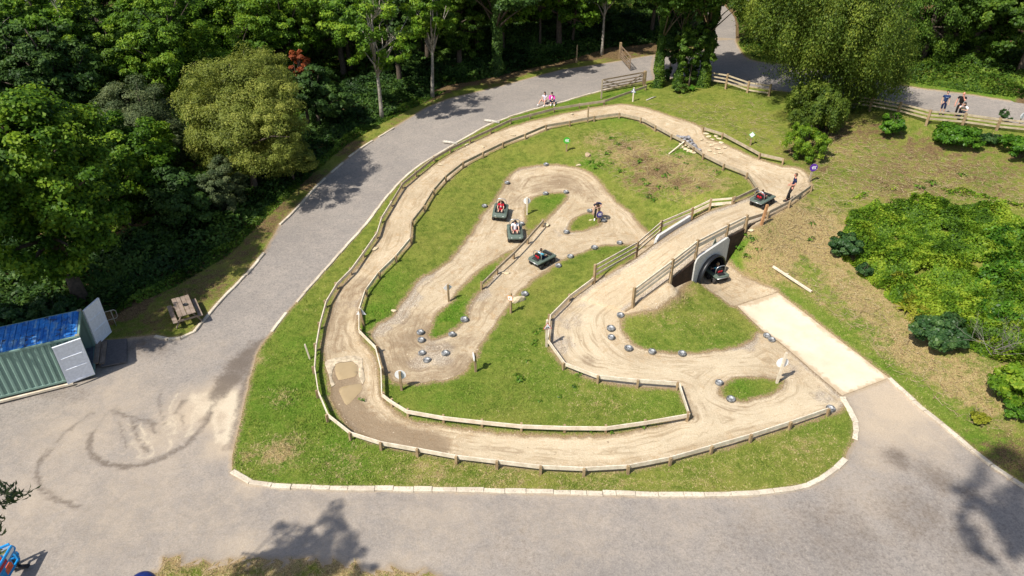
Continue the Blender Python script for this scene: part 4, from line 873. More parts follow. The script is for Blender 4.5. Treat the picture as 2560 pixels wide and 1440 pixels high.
def place_on(o, rear, frontp, zoff=0.0, surf=None):
    "stand a thing on the surface, facing from the rear pixel to the front pixel"
    top_height_ = surf or top_height
    a = G(*rear, 0, surf); b = G(*frontp, 0, surf); c = (a+b)/2; d = Vector((b.x-a.x, b.y-a.y)).normalized()
    s = top_height_(np.array([[c.x+d.x*.5, c.y+d.y*.5], [c.x-d.x*.5, c.y-d.y*.5], [c.x-d.y*.35, c.y+d.x*.35], [c.x+d.y*.35, c.y-d.x*.35]]))
    yaw = math.atan2(-d.x, d.y); pit = math.atan2(s[0]-s[1], 1.0); rol = math.atan2(s[3]-s[2], .7)
    o.location = (c.x, c.y, float(s.mean())+zoff)
    o.rotation_euler = (Matrix.Rotation(yaw, 3, 'Z')@Matrix.Rotation(pit, 3, 'X')@Matrix.Rotation(-rol, 3, 'Y')).to_euler()
    return o
def low_floor(xy): return np.full(len(np.asarray(xy).reshape(-1, 2)), FLOOR)
BUG = [((1254,524),(1247,556),'green six-wheeled buggy driven by a child in red'),((1285,578),(1289,608),'green six-wheeled buggy driven by the person in a white shirt'),((1336,668),(1373,648),'green six-wheeled buggy driven by a boy in blue past the barrier strip'),((1888,520),(1919,501),'green six-wheeled buggy climbing off the bridge beside the man in navy'),((1800,706),(1770,681),'green six-wheeled buggy entering the tunnel')]
_bg = buggy(); buggies = []
for i, (r_, f_, lab) in enumerate(BUG):
    o = _bg if i == 0 else copy_thing(_bg); place_on(o, r_, f_, 0, low_floor if i == 4 else None); o['label'] = lab; buggies.append(o)

# ------------------------------------------------------------------ rocks, logs, loose timber
def rock_mesh(seed, r, flat=.6, sub=2, mb=None, c=(0, 0, 0), rz=0.0, smooth_=False):
    rr = random.Random(seed); bm = bmesh.new(); bmesh.ops.create_icosphere(bm, subdivisions=sub, radius=1)
    pl = [(Vector((rr.gauss(0, 1), rr.gauss(0, 1), rr.gauss(0, 1))).normalized(), rr.uniform(.55, .85)) for _ in range(9)]
    V = []
    for v in bm.verts:
        k = 1.0
        for n_, d_ in pl:
            q = v.co.dot(n_)
            if q > d_: k = min(k, d_/q)
        p = v.co*k*rr.uniform(.95, 1.05); V.append(Matrix.Rotation(rz, 3, 'Z')@Vector((p.x*r[0], p.y*r[1], p.z*r[2]))+Vector(c))
    F = [tuple(x.index for x in f.verts) for f in bm.faces]; bm.free()
    mb = mb or MB(); mb.add(V, F, 0, smooth_); return mb
def rock(label, uv, r, seed, mat=M_STONE, sink=.35, rz=0, cat='rock', name='rock', group=None):
    o = rock_mesh(seed, r).build(name, mat); o.location = G(*uv)+Vector((0, 0, r[2]*(1-2*sink))); o.rotation_euler = (0, 0, rz); return setp(o, label, cat, group)
rock('pale boulder behind the orange and white sign', (1296,752), (.42,.28,.24), 1, rz=.5)
rock('square pale stone at the upper end of the free-standing barrier', (1367,563), (.22,.24,.12), 2)
rock('flat pale stone on the right lane below the free-standing barrier', (1265,683), (.25,.14,.06), 3)
rock('flat pale stone at the left edge of the long left straight', (938,622), (.25,.16,.06), 4, rz=.8)
rock('round brown stone half buried in the grass bank', (1470,389), (.30,.26,.2), 5, simple('brown_stone', (.38,.28,.18), .9, bump=.4))
rock('pale angular rock at the top right of the inner loop', (1447,414), (.26,.14,.1), 6)
rock('small pale rock on the bank above the right side of the tunnel', (1878,577), (.2,.12,.1), 7)
rock('pale stone at the left edge of the gravel by the inner lane', (985,778), (.17,.13,.1), 8)
rock('yellowish brick lying on the small grass islet', (1476,551), (.15,.08,.06), 9)
for i, (u, v, s) in enumerate([(1764,334,.30),(1772,342,.26),(1790,340,.26),(1781,349,.24),(1797,347,.3),(1770,356,.2),(1779,363,.28),(1803,357,.28),(1788,360,.2),(1794,371,.3),(1812,369,.24),(1774,376,.24),(1786,384,.22),(1800,382,.2),(1755,349,.18)]):
    rock('pale flat stone set in the sandy track below the short upper barrier', (u, v), (s, s*.7, .05), 40+i, sink=.28, rz=i*.7, name='flat_stone', cat='stone', group='flat stones set in the upper bend of the track')
for i, (u, v) in enumerate([(1100,352+60),(1167,361),(1207,377-10),(1282,338),(1430,285),(1084,388+35)][:5]):
    rock('pale stone slab showing through the upper left straight of the track', (u, v), (.24,.12,.04), 70+i, sink=.3, rz=i, name='flat_stone', cat='stone', group='stone slabs showing through the upper left straight')
def pile(label, cat, mat, L, seed):
    root = empty('stone_wall', G(*L[0][:2]), label, cat); o = root.location.copy()
    for i, (u, v, z, s) in enumerate(L):
        p = G(u, v)-o; rock_mesh(seed+i, (s, s*.75, s*.6), c=p+Vector((0, 0, s*.35+z)), rz=i*1.3).build('stone', mat, root)
pile('line of rough grey stones heaped against the upper inside barrier', 'stones', M_STONEG, [(1694,343,0,.2),(1701,345,0,.22),(1708,347,.05,.2),(1714,349,.1,.22),(1721,352,.15,.26),(1727,356,.1,.2),(1731,362,.05,.22),(1737,367,.05,.2),(1741,373,0,.2),(1747,378,0,.22),(1719,356,0,.22),(1726,362,0,.2),(1733,369,0,.22),(1711,352,0,.2)], 100)
pile('low course of pale walling stones under the upper inside barrier', 'stones', M_STONE, [(1700,362,0,.16),(1706,369,0,.18),(1713,375,0,.22),(1721,379,0,.2),(1729,381,0,.18),(1735,384,0,.16),(1714,366,.05,.16),(1722,371,.05,.16),(1700,371,0,.14)], 130)
M_BIRCHLOG = simple('bleached_log', (.46,.42,.36), .85, var=.35, scale=6, bump=.4)
for lab, a, b in (('bleached log lying across the verge, the one nearer the seated women', (1211,303), (1249,309)), ('bleached log lying across the verge, the one farther down the road', (1108,356), (1143,362))):
    A, B = G(*a), G(*b); mb = MB(); d = B-A; mb.tube([Vector((0, 0, .08)), d*.5+Vector((0, 0, .10)), d+Vector((0, 0, .08))], [.10, .11, .10], 12); o = mb.build('log', M_BIRCHLOG); o.location = A; setp(o, lab, 'log')
A, B = G(1932,668), G(2028,731); mb = MB(); mb.bar((0, 0, .05), B-A+Vector((0, 0, .05)), .11, .1); mb.bar((B-A)*.33+Vector((.03, .03, .1)), (B-A)*.37+Vector((.12, .12, .1)), .05, .04); o = mb.build('timber_beam', M_RAIL); o.location = A; setp(o, 'long pale beam lying on the grass right of the tunnel mouth', 'beam')
A, B = G(1672,386), G(1713,352, .42); mb = MB(); mb.bar((0, 0, .03), B-A, .09, .05); o = mb.build('plank', M_RAIL); o.location = A; setp(o, 'pale plank leaning from the grass onto the upper inside barrier', 'plank')
A, B = G(1616,252), G(1640,243); mb = MB(); mb.tube([(0, 0, .05), (B-A)*.6+Vector((0, 0, .09)), B-A+Vector((0, 0, .05))], [.05, .045, .03], 8); o = mb.build('branch', M_BIRCHLOG); o.location = A; setp(o, 'short bleached branch lying in the grass right of the blue triangle sign', 'branch')

# ------------------------------------------------------------------ shipping container with its doors open
def container():
    HT = 2.4
    A = Vector((*at_z(197,838,HT), HT)); Bk = Vector((*at_z(199,770,HT), HT)); Cc = Vector((*at_z(0,880,HT), HT))
    dl = (Cc-A).normalized(); wv = (Bk-A); wdir = Vector((-dl.y, dl.x, 0)); 
    if wdir.dot(wv) < 0: wdir = -wdir
    ang = math.atan2(wv.y, wv.x)-math.atan2(wdir.y, wdir.x); ang = (ang+math.pi) % (2*math.pi)-math.pi
    R0 = Matrix.Rotation(ang*.5, 3, 'Z'); dl = R0@dl; wdir = R0@wdir; W, L = 2.3, 6.06
    org = Vector((A.x, A.y, 0)); gz = float(height([(A.x+dl.x*2, A.y+dl.y*2)])[0])
    root = empty('shipping_container', (org.x, org.y, gz), 'green shipping container with a worn blue roof and open white doors', 'container', None, math.atan2(dl.y, dl.x))
    # local axes: +x along the length (to the left of the photo), +y is -wdir or wdir
    sy = 1 if Vector((-dl.y, dl.x, 0)).dot(wdir) > 0 else -1
    t = NT('worn_blue_roof'); n1 = t.noise(1.9, 6, .75); n2 = t.noise(3.2, 7, .75); mp = t.n('ShaderNodeMapping'); t.l(t.co, mp.inputs[0]); mp.inputs['Scale'].default_value = (4, .8, 1); n3 = t.noise(1.3, 5, .7, co=mp.outputs[0])
    s = t.mix(t.ramp(n1, .35, .65), (.016,.115,.42), (.045,.26,.68)); s = t.mix(t.ramp(n3, .52, .62, 0., .8), s, (.24,.40,.55)); s = t.mix(t.ramp(n2, .56, .63, 0., .95), s, (.05,.040,.04)); s = t.mix(t.ramp(n3, .36, .26, 0., .7), s, (.02,.07,.25)); t.col(s).rough(.6); roofm = t.m
    t = NT('green_corrugated_side'); n = t.noise(1.5, 5, .6); t.col(t.mix(n, (.13,.215,.18), (.23,.34,.29))).rough(.5); sidem = t.m
    doorm = simple('pale_door_paint', (.74,.77,.82), .45, var=.08); darkm = simple('container_inside', (.10,.11,.13), .6); inm = simple('container_lining', (.42,.45,.50), .6)
    z0 = .16
    def corr(y, sgn):
        n = 22; V = []; F = []; x = .12; step = (L-.24)/n; prof = []
        for k in range(n): prof += [(x, 0), (x+step*.3, 0), (x+step*.45, .035), (x+step*.85, .035)]; x += step
        prof.append((L-.12, 0))
        for px_, d_ in prof: V += [(px_, y-sgn*(d_), z0+.1), (px_, y-sgn*(d_), HT-.1)]
        for k in range(len(prof)-1): F.append((2*k, 2*k+2, 2*k+3, 2*k+1))
        V2 = [(a, b-sgn*.05, c) for a, b, c in V]; m_ = len(V)
        MBx = MB(); MBx.add(V, F); MBx.add([(.1, y-sgn*.05, z0+.1), (L-.1, y-sgn*.05, z0+.1), (L-.1, y-sgn*.05, HT-.1), (.1, y-sgn*.05, HT-.1)], [(0, 1, 2, 3)]); return MBx
    corr(0, -sy).build('side_wall', sidem, root); corr(sy*W, sy).build('side_wall', sidem, root)
    mb = MB(); n = 26; step = (L-.2)/n
    for k in range(n):
        x = .1+k*step; mb.box((x+step*.47, sy*W/2, HT-.012+(.012 if k % 2 else 0)), (step*.93, W-.16, .03), 0)
    mb.box((L/2, sy*W/2, HT-.04), (L-.12, W-.12, .03)); mb.build('roof', roofm, root)
    mb = MB()
    for y in (0, sy*W): mb.box((L/2, y+(sy*.03 if y == 0 else -sy*.03), HT-.05), (L, .08, .1), 0, bev=.01); mb.box((L/2, y+(sy*.03 if y == 0 else -sy*.03), z0+.05), (L, .08, .12), 0, bev=.01)
    for x in (.04, L-.04):
        for y in (sy*.04, sy*(W-.04)): mb.box((x, y, (HT+z0)/2), (.1, .1, HT-z0-.02), 0)
        mb.box((x, sy*W/2, HT-.06), (.08, W-.1, .12)); mb.box((x, sy*W/2, z0+.06), (.08, W-.1, .13))
    mb.build('frame', sidem, root)
    for x in (.08, L-.08):
        for y in (sy*.07, sy*(W-.07)):
            mb = MB(); mb.box((x, y, HT-.03), (.18, .15, .13), 0, bev=.015); mb.build('corner_casting', simple('rusty_casting', (.30,.28,.20), .7, var=.4), root)
    mb = MB(); mb.box((L/2, sy*W/2, z0+.10), (L-.1, W-.16, .04)); mb.build('floor_boards', darkm, root)
    mb = MB(); mb.box((L-.12, sy*W/2, HT/2), (.04, W-.16, HT-.3)); mb.build('end_wall', inm, root)
    def door(name, hinge, direc, label):
        dw, dh = W/2-.03, HT-z0-.2; e = Vector(direc).normalized(); up = Vector((0, 0, 1)); nn = e.cross(up); h0 = Vector(hinge)
        Rm = Matrix((e, nn, up)).transposed()
        mb = MB(); mb.box(h0+e*dw/2+up*dh/2, (dw, .05, dh), 0, Rm); 
        for zz in (0.035, dh-.035): mb.box(h0+e*dw/2+up*zz, (dw+.012, .082, .075), 0, Rm)
        for q in (.035, dw-.035): mb.box(h0+e*q+up*dh/2, (.075, .078, dh-.15), 0, Rm)
        for zz in (dh*.36, dh*.66): mb.box(h0+e*dw/2+up*zz, (dw-.26, .10, .07), 0, Rm, bev=.03)
        d = mb.build('door', doorm, root); d['label'] = label
        return d
    inv = root.matrix_basis.inverted() if False else Matrix.Rotation(-math.atan2(dl.y, dl.x), 3, 'Z')
    loc = lambda u, v, z: inv@(Vector((*at_z(u, v, z), 0))-Vector((org.x, org.y, 0)))
    zb = z0+.1
    e1 = loc(180, 945, gz+.1)-loc(234, 925, gz+.1); e1.z = 0
    door('door', (-.02, -sy*.06, zb), e1, 'white door folded back along the green side')
    e2 = loc(272, 821, gz+zb)-loc(240, 851, gz+zb); e2.z = 0
    door('door', (-.05, sy*(W+.0), zb), e2, 'white door standing open behind the container')
    mb = MB(); mb.box((L*.5, -sy*.12, .07), (L*.7, .1, .1)); mb.build('bearer', M_RAIL, root)
    return root, org, dl, wdir, sy, gz
croot, corg, cdl, cwd, csy, cgz = container()
def loading_board():
    P = [G(u, v) for u, v in ((257,852),(317,847),(318,907),(254,921))]; z = max(p.z for p in P)+.06; c = sum(P, Vector())/4; mb = MB()
    top = [Vector((p.x-c.x, p.y-c.y, .08)) for p in P]; bot = [Vector((p.x, p.y, .03)) for p in top]
    mb.add(bot+top, [(3,2,1,0),(4,5,6,7),(0,1,5,4),(1,2,6,5),(2,3,7,6),(3,0,4,7)]); o = mb.build('loading_board', simple('weathered_ply', (.115,.105,.105), .8, var=.2)); o.location = (c.x, c.y, c.z-.02); setp(o, 'grey plywood board lying on the ground in front of the container doorway', 'board')
    a, b = G(243,918), G(250,862); root = empty('timber_step', a, 'two weathered timber steps between the container doorway and the board', 'step'); d = b-a; sd = Vector((d.y, -d.x, 0)).normalized()
    for k in range(2):
        mb = MB(); mb.bar(Vector((0, 0, .22-k*.1))+sd*(k*.24), d+Vector((0, 0, .22-k*.1))+sd*(k*.24), .22, .06); mb.bar(d*.15+Vector((0, 0, .08))+sd*(k*.24), d*.85+Vector((0, 0, .08))+sd*(k*.24), .06, .2); mb.build('tread', M_TABLE, root)
    a = G(291,815); h = .95; root = empty('handrail', a, 'bent pale metal handrail beside the open container door', 'handrail')
    b = G(268,822)-a; e = Vector((b.x, b.y, 0)).normalized(); mb = MB()
    mb.tube([(0, 0, -.1), (0, 0, .5), (0, 0, h)], .022, 8); mb.tube([e*.85+Vector((0, 0, h)), e*.0+Vector((0, 0, h)), e*-.12+Vector((0, 0, h)), e*-.2+Vector((0, 0, h-.08)), e*-.2+Vector((0, 0, h-.42)), e*-.12+Vector((0, 0, h-.5)), e*.85+Vector((0, 0, h-.5))], .022, 8); mb.tube([e*.85+Vector((0, 0, -.1)), e*.85+Vector((0, 0, h))], .022, 8); mb.build('tube_frame', simple('galvanised_tube', (.36,.34,.28), .5, metal=.3), root)
loading_board()
# ------------------------------------------------------------------ picnic table
def picnic():
    c = G(458,764, .76); a, b = G(445,737,.76), G(466,789,.76); d = (b-a); root = empty('picnic_table', (c.x, c.y, c.z-.76), 'weathered wooden picnic table on the grass beside the road', 'table', None, math.atan2(d.y, d.x))
    mb = MB()
    for k in range(4): mb.box((0, -.31+k*.205+(.02 if k > 1 else 0), .75), (1.9, .195, .04), 0, bev=.006)
    mb.build('tabletop', M_TABLE, root)
    for sy in (-1, 1):
        mb = MB(); mb.box((0, sy*.60, .44), (1.8, .22, .04), 0, bev=.006); mb.build('seat', M_TABLE, root)
        for sx in (-1, 1): mb = MB(); mb.bar((sx*.68, sy*.62, 0), (sx*.68, sy*.2, .73), .045, .1, up=Vector((1, 0, 0))); mb.build('leg', M_TABLE, root)
    for sx in (-1, 1): mb = MB(); mb.bar((sx*.73, -.70, .39), (sx*.73, .70, .39), .045, .1); mb.bar((sx*.73, -.36, .70), (sx*.73, .36, .70), .045, .08); mb.build('cross_beam', M_TABLE, root)
    o = MB().lathe([(0, .01), (.11, .0), (.13, .05), (.115, .05), (.10, .02), (0, .02)], 16).build('ashtray', M_BLACK); o.location = Vector((c.x, c.y, c.z+.012))+Vector((.1, .03, 0)); setp(o, 'round dark ashtray on the picnic table', 'ashtray')
picnic()
# ------------------------------------------------------------------ blue plastic road barrier and navy bin at the front left
def road_barrier():
    M_B = simple('blue_plastic', (.01,.27,.62), .35, var=.12, spec=.5); M_OR = simple('orange_reflector', (.70,.13,.05), .35); M_RW = simple('red_band', (.42,.012,.04), .4)
    for lab, a, b in (('blue plastic road barrier with red and white band and orange panel', (55,1408), (8,1492)), ('second blue plastic road barrier hooked on behind the banded one', (50,1404), (-30,1440))):
        A, B = G(*a), G(*b); d = B-A; L = 1.9; ex = Vector((d.x, d.y, 0)).normalized(); root = empty('road_barrier', A, lab, 'barrier', None, math.atan2(ex.y, ex.x))
        mb = MB(); H = 1.0
        for z, h_ in ((.27, .10), (.93, .12)): mb.box((L/2, 0, z), (L, .07, h_), 0, bev=.02)
        for x in (.05, .36, .70, 1.2, 1.54, L-.05): mb.box((x, 0, .6), (.07, .062, .60), 0, bev=.015)
        mb.box((L/2, 0, .71), (L, .058, .08), 0, bev=.01); mb.box((.95, 0, .48), (.5, .05, .35), 0)
        for z in (.45, .75): mb.sphere((0, 0, z), (.09, .06, .07), 10, 6)
        mb.build('panel', M_B, root)
        for k in range(4):
            mb = MB(); mb.box((.24+k*.47, 0, .835), (.46, .075, .14), 0); mb.build('band', M_RW if k % 2 else M_WHITE, root)
        mb = MB(); mb.box((.55, 0, .48), (.36, .078, .28), 0, bev=.03); mb.build('reflector', M_OR, root)
        for x in (.2, L-.2): mb = MB(); mb.box((x, 0, .08), (.14, .7, .12), 0, bev=.03); mb.box((x, 0, .18), (.10, .10, .2), 0); mb.build('foot', M_BLACK, root)
road_barrier()
def bin_():
    c = at_z(352, 1452, 1.25); z = float(height([c])[0]); root = empty('litter_bin', (c[0], c[1], z), 'navy blue domed litter bin with a white emblem at the bottom edge', 'bin', None, .4)
    Mn = simple('navy_plastic', (.010,.022,.13), .35, var=.15, spec=.5)
    mb = MB(); mb.lathe([(0, 0), (.36, 0), (.38, .03), (.41, .95), (.43, .97)], 32); mb.build('drum', Mn, root)
    mb = MB(); mb.lathe([(.43, .97), (.44, 1.0), (.43, 1.10), (.38, 1.24), (.28, 1.33), (.14, 1.37), (0, 1.38)], 32); ld = mb.build('lid', Mn, root)
    mb = MB(); M = Matrix.Translation((.02, -.335, 1.275))@Matrix.Rotation(math.radians(48), 4, 'X'); mb.lathe([(.05, 0), (.085, 0), (.085, .012), (.05, .012)], 20, 0, M, closed=True); mb.build('emblem', M_SYMW, ld)
bin_()
# ------------------------------------------------------------------ foliage
def leaf_mesh(name, P, N, L, W, tint, r, fold=.18, droop=None, extra=None):
    "diamond leaves at P with normals N, length L, width W"
    n = len(P); N = N/np.linalg.norm(N, axis=1, keepdims=True)
    a = r.normal(0, 1, (n, 3)) if droop is None else droop+r.normal(0, .45, (n, 3))
    a -= (a*N).sum(1, keepdims=True)*N; a /= np.linalg.norm(a, axis=1, keepdims=True)+1e-9; b = np.cross(N, a)
    L = np.asarray(L)[:, None]*np.ones((n, 1)); W = np.asarray(W)[:, None]*np.ones((n, 1))
    V = np.stack([P-a*L*.5, P+b*W*.5-N*L*fold+a*L*.05, P+a*L*.5-N*L*.1, P-b*W*.5-N*L*fold+a*L*.05], 1).reshape(-1, 3)
    at = {'tint': np.repeat(tint, 4)}
    for k, v in (extra or {}).items(): at[k] = np.repeat(v, 4)
    return np_mesh(name, V, np.arange(4*n).reshape(-1, 4), at)
def mat_leaf(name, dark, mid, light, trans=.35, rough=.55, big=.35):
    t = NT(name); tn = t.attr('tint'); n = t.noise(big, 3, .5); f = t.math('ADD', tn, t.math('MULTIPLY', t.math('SUBTRACT', n, .5), .6), True)
    s = t.mix(t.ramp(f, .0, .5), dark, mid); s = t.mix(t.ramp(f, .5, 1.), s, light); t.col(s).rough(rough); t.b.inputs['Specular IOR Level'].default_value = .22
    tr = t.n('ShaderNodeBsdfTranslucent'); t.l(t.mix(1., s, (1.15,1.15,.6), 'MULTIPLY'), tr.inputs[0]); mx = t.n('ShaderNodeMixShader'); mx.inputs[0].default_value = trans
    t.l(t.b.outputs[0], mx.inputs[1]); t.l(tr.outputs[0], mx.inputs[2]); t.l(mx.outputs[0], t.out.inputs[0]); return t.m
ML = dict(
 maple=mat_leaf('maple_leaf', (.022,.062,.006), (.070,.155,.009), (.215,.320,.018)),
 ash=mat_leaf('ash_leaf', (.030,.080,.007), (.100,.200,.012), (.250,.360,.026)),
 gold=mat_leaf('golden_willow_leaf', (.070,.096,.016), (.185,.222,.036), (.350,.365,.075)),
 grey=mat_leaf('grey_willow_leaf', (.036,.062,.024), (.090,.125,.050), (.180,.210,.085)),
 birch=mat_leaf('birch_leaf', (.030,.066,.009), (.092,.145,.016), (.235,.285,.036)),
 dark=mat_leaf('dark_leaf', (.016,.042,.010), (.044,.096,.018), (.105,.185,.032)),
 wood=mat_leaf('wood_leaf', (.024,.060,.008), (.068,.138,.014), (.170,.260,.028)),
 ivy=mat_leaf('ivy_leaf', (.018,.050,.007), (.060,.125,.014), (.150,.230,.025)),
 bramble=mat_leaf('bramble_leaf', (.040,.092,.007), (.118,.222,.012), (.285,.375,.030), big=.8),
 laurel=mat_leaf('laurel_leaf', (.020,.070,.006), (.065,.165,.012), (.150,.290,.025), rough=.4),
 deep=mat_leaf('dogwood_leaf', (.018,.055,.017), (.045,.105,.030), (.105,.185,.050), rough=.4),
 red=mat_leaf('copper_leaf', (.12,.030,.010), (.26,.062,.020), (.38,.11,.035)),
 yellow=mat_leaf('yellow_leaf', (.12,.14,.010), (.25,.27,.02), (.38,.38,.05)))
M_BARK = simple('brown_bark', (.085,.065,.048), .9, var=.4, scale=5, bump=.6); M_PBARK = simple('pale_bark', (.28,.25,.21), .9, var=.4, scale=5, bump=.4); M_DEAD = simple('dead_wood', (.36,.31,.25), .85, var=.3)
def sphere_pts(r, n): 
    v = r.normal(0, 1, (n, 3)); return v/np.linalg.norm(v, axis=1, keepdims=True)
def crown(seed, R, H, zb, clumps, per, L, W, shape='round', off=(0, 0), rc=(.15, .25), inner=.35, hang=0.0, lump=.28, flat=.65, lobes=0, lr=(.34, .56)):
    "leaf clumps through an uneven egg-shaped volume"
    r = np.random.default_rng(seed); d = sphere_pts(r, clumps); ax = sphere_pts(r, 7); am = r.uniform(-1, 1, 7)
    k = 1+lump*np.sum(am*np.clip(d@ax.T, 0, 1)**3, 1)
    f = inner+(1-inner)*r.random(clumps)**.45
    hz = (H-zb)/2; zc = zb+hz*(.92 if shape == 'round' else .85)
    c = d*np.array([R, R, hz])*(f*k)[:, None]; c[:, 2] += zc
    if shape == 'column': c[:, :2] *= (.75+.5*r.random((clumps, 1)))
    if lobes:
        ld = sphere_pts(r, lobes*4); pick = [0]
        for _ in range(lobes-1): pick.append(int(np.argmax(np.min(np.arccos(np.clip(ld@ld[pick].T, -1, 1)), 1)*r.uniform(.75, 1, len(ld)))))
        ld = ld[pick]; lk = r.uniform(.35, .66, lobes); lrad = r.uniform(*lr, lobes); li = r.choice(lobes, clumps, p=lrad**2/(lrad**2).sum())
        e = sphere_pts(r, clumps); ff = .55+.45*r.random(clumps)**.5; c = ld[li]*lk[li][:, None]+e*(lrad[li]*ff)[:, None]; c *= np.array([R, R, hz]); c[:, 2] += zc; f = np.clip(np.linalg.norm((c-[0, 0, zc])/[R, R, hz], axis=1), 0, 1)
    c[:, 0] += off[0]*np.clip((c[:, 2]-zb)/hz, 0, 1); c[:, 1] += off[1]*np.clip((c[:, 2]-zb)/hz, 0, 1)
    c[:, 2] = np.clip(c[:, 2], zb*.8+.15, None)
    rr_ = r.uniform(rc[0], rc[1], clumps)*R*(1.15-.4*f)
    ct = r.random(clumps)
    n = clumps*per; ci = np.repeat(np.arange(clumps), per); u = sphere_pts(r, n); u[:, 2] = np.abs(u[:, 2])*np.where(r.random(n) < .75, 1, -1)
    rad = r.random(n)**.4
    P = c[ci]+u*(rr_[ci]*rad)[:, None]*np.array([1, 1, flat])
    if hang: P[:, 2] -= hang*rr_[ci]*r.random(n)**1.3*2.2*np.clip(rad, .3, 1)
    out = P-np.array([off[0]*.5, off[1]*.5, zc]); out /= np.linalg.norm(out, axis=1, keepdims=True)+1e-9
    N = u*.7+out*.55+np.array([0, 0, .55])+r.normal(0, .55, (n, 3))
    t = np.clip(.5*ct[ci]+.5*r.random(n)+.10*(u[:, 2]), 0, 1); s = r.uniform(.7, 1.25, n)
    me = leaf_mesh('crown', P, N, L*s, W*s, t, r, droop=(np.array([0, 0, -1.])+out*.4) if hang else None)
    return me, c[np.argsort(-f*hz)][:], (zc, hz)
def trunk_mesh(seed, H, r0, targets, lean=(0, 0), n_limb=14, fork=.35, bark=0):
    rr = random.Random(seed); mb = MB(); top = H*.86; pts = []; k = 9
    for i in range(k):
        t = i/(k-1); pts.append((lean[0]*t+rr.uniform(-.1, .1)*t*r0*8, lean[1]*t+rr.uniform(-.1, .1)*t*r0*8, -.3+(top+.3)*t))
    mb.tube(pts, [r0*(1.25 if i == 0 else 1-.86*i/(k-1)) for i in range(k)], 9)
    for j in range(min(n_limb, len(targets))):
        c = Vector(targets[(j*7) % len(targets)]); t = min(.9, max(fork, (c.z/top)*rr.uniform(.45, .75))); i = t*(k-1); a = Vector(pts[int(i)]).lerp(Vector(pts[min(k-1, int(i)+1)]), i-int(i))
        m = a.lerp(c, .5)+Vector((rr.uniform(-.3, .3), rr.uniform(-.3, .3), rr.uniform(-.1, .5))); r1 = r0*(1-.85*t)*.55
        mb.tube([a, m, c], [r1, r1*.6, r1*.2], 6)
    return mb.mesh('trunk')
def tree(name, label, base, H, R, zb, kind, seed, clumps=180, per=130, L=.26, W=.17, r0=None, off=(0, 0), bark=M_BARK, group=None, cat='tree', **kw):
    b = Vector(base); root = empty(name, b, label, cat, group)
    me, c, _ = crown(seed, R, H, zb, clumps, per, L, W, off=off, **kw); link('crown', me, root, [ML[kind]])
    link('trunk', trunk_mesh(seed, H, r0 or H*.022+.03, c, off, 14), root, [bark]); return root
def topH(base, v): return zfor(base, v)-base.z
def bare_branches(root, label, base, H, seed, spread, n=9, mat=M_DEAD, r0=.07, name='dead_branches'):
    rr = random.Random(seed); mb = MB()
    def grow(p, d, L, r, lv):
        q = [p]; 
        for i in range(4):
            d = (d+Vector((rr.uniform(-.3, .3), rr.uniform(-.3, .3), rr.uniform(-.15, .3)))).normalized(); q.append(q[-1]+d*L/4)
        mb.tube(q, [r*(1-.17*i) for i in range(5)], 5, caps=False)
        if lv < 3:
            for _ in range(3 if lv else 3):
                i = rr.randint(1, 4); dd = (d+Vector((rr.uniform(-1, 1), rr.uniform(-1, 1), rr.uniform(-.3, .7)))).normalized(); grow(q[i], dd, L*rr.uniform(.45, .7), r*.5, lv+1)
    for _ in range(n):
        z = H*rr.uniform(.45, .95); a = rr.uniform(0, 6.28) if not isinstance(spread, tuple) else rr.uniform(*spread); grow(Vector((0, 0, z)), Vector((math.cos(a), math.sin(a), .5)), rr.uniform(1.8, 3.2), r0, 0)
    o = mb.build(name, mat, root); return o

# --- the trees one can tell apart, left to right
b = G(205,752,0,height); t1 = tree('maple_tree', 'big bright green maple spreading above the shipping container', b, topH(b, 115), 5.7, 1.9, 'maple', 11, 460, 190, .20, .14, .36, off=(-.9, .6), rc=(.08, .18), lobes=13, lr=(.26, .46))
b = G(330,560,0,height); tree('maple_tree', 'darker green maple pressed against the right side of the big maple', b, topH(b, 290), 3.6, 1.2, 'maple', 12, 150, 190, .21, .16)
b = G(640,490,0,height); tree('willow_tree', 'broad golden olive willow at the wood edge', b, topH(b, 118), 5.0, 1.6, 'gold', 13, 640, 210, .15, .06, off=(-.3, 1.5), rc=(.08, .19), flat=.85, lobes=9, lr=(.30, .52))
b = G(735,455,0,height); tree('willow_tree', 'low golden willow bough hanging over the verge right of the broad willow', b, topH(b, 335), 2.2, .3, 'gold', 14, 120, 220, .15, .06, lobes=4)
b = G(575,540,0,height); tree('willow_bush', 'rounded grey green willow bush in front of the golden willow', b, topH(b, 395), 1.9, .15, 'grey', 15, 110, 230, .14, .055, cat='bush', lobes=5)
b = G(470,560,0,height); tree('holly_bush', 'very dark bush in the gap between the big maple and the golden willow', b, 4.2, 2.8, .1, 'dark', 81, 120, 130, .22, .15, cat='bush', lobes=6)
b = G(400,440,0,height); tree('willow_tree', 'grey green willow between the maple and the golden willow', b, topH(b, 195), 3.8, .5, 'grey', 16, 230, 220, .16, .06, lobes=6)
b = G(955,298,0,height); ts = tree('ash_tree', 'thin yellow green ash with bare grey branches beside the road bend', b, 11.5, 3.6, 4.2, 'ash', 17, 90, 90, .30, .13, .17, bark=M_PBARK, rc=(.14, .22)); bare_branches(ts, None, b, 10, 5, (-1.2, 1.0), 5)
b = G(1081,243,0,height); tree('ash_tree', 'slim ash with a pale trunk standing alone at the verge', b, 12, 2.3, 4.3, 'ash', 18, 90, 110, .28, .13, .16, off=(.6, 0), bark=M_PBARK)
b = G(1243,188,0,height); tv = tree('oak_tree', 'tall dark tree with an ivy-clad trunk behind the verge', b, 14, 4.2, 6, 'dark', 19, 140, 110, .30, .2, .28)
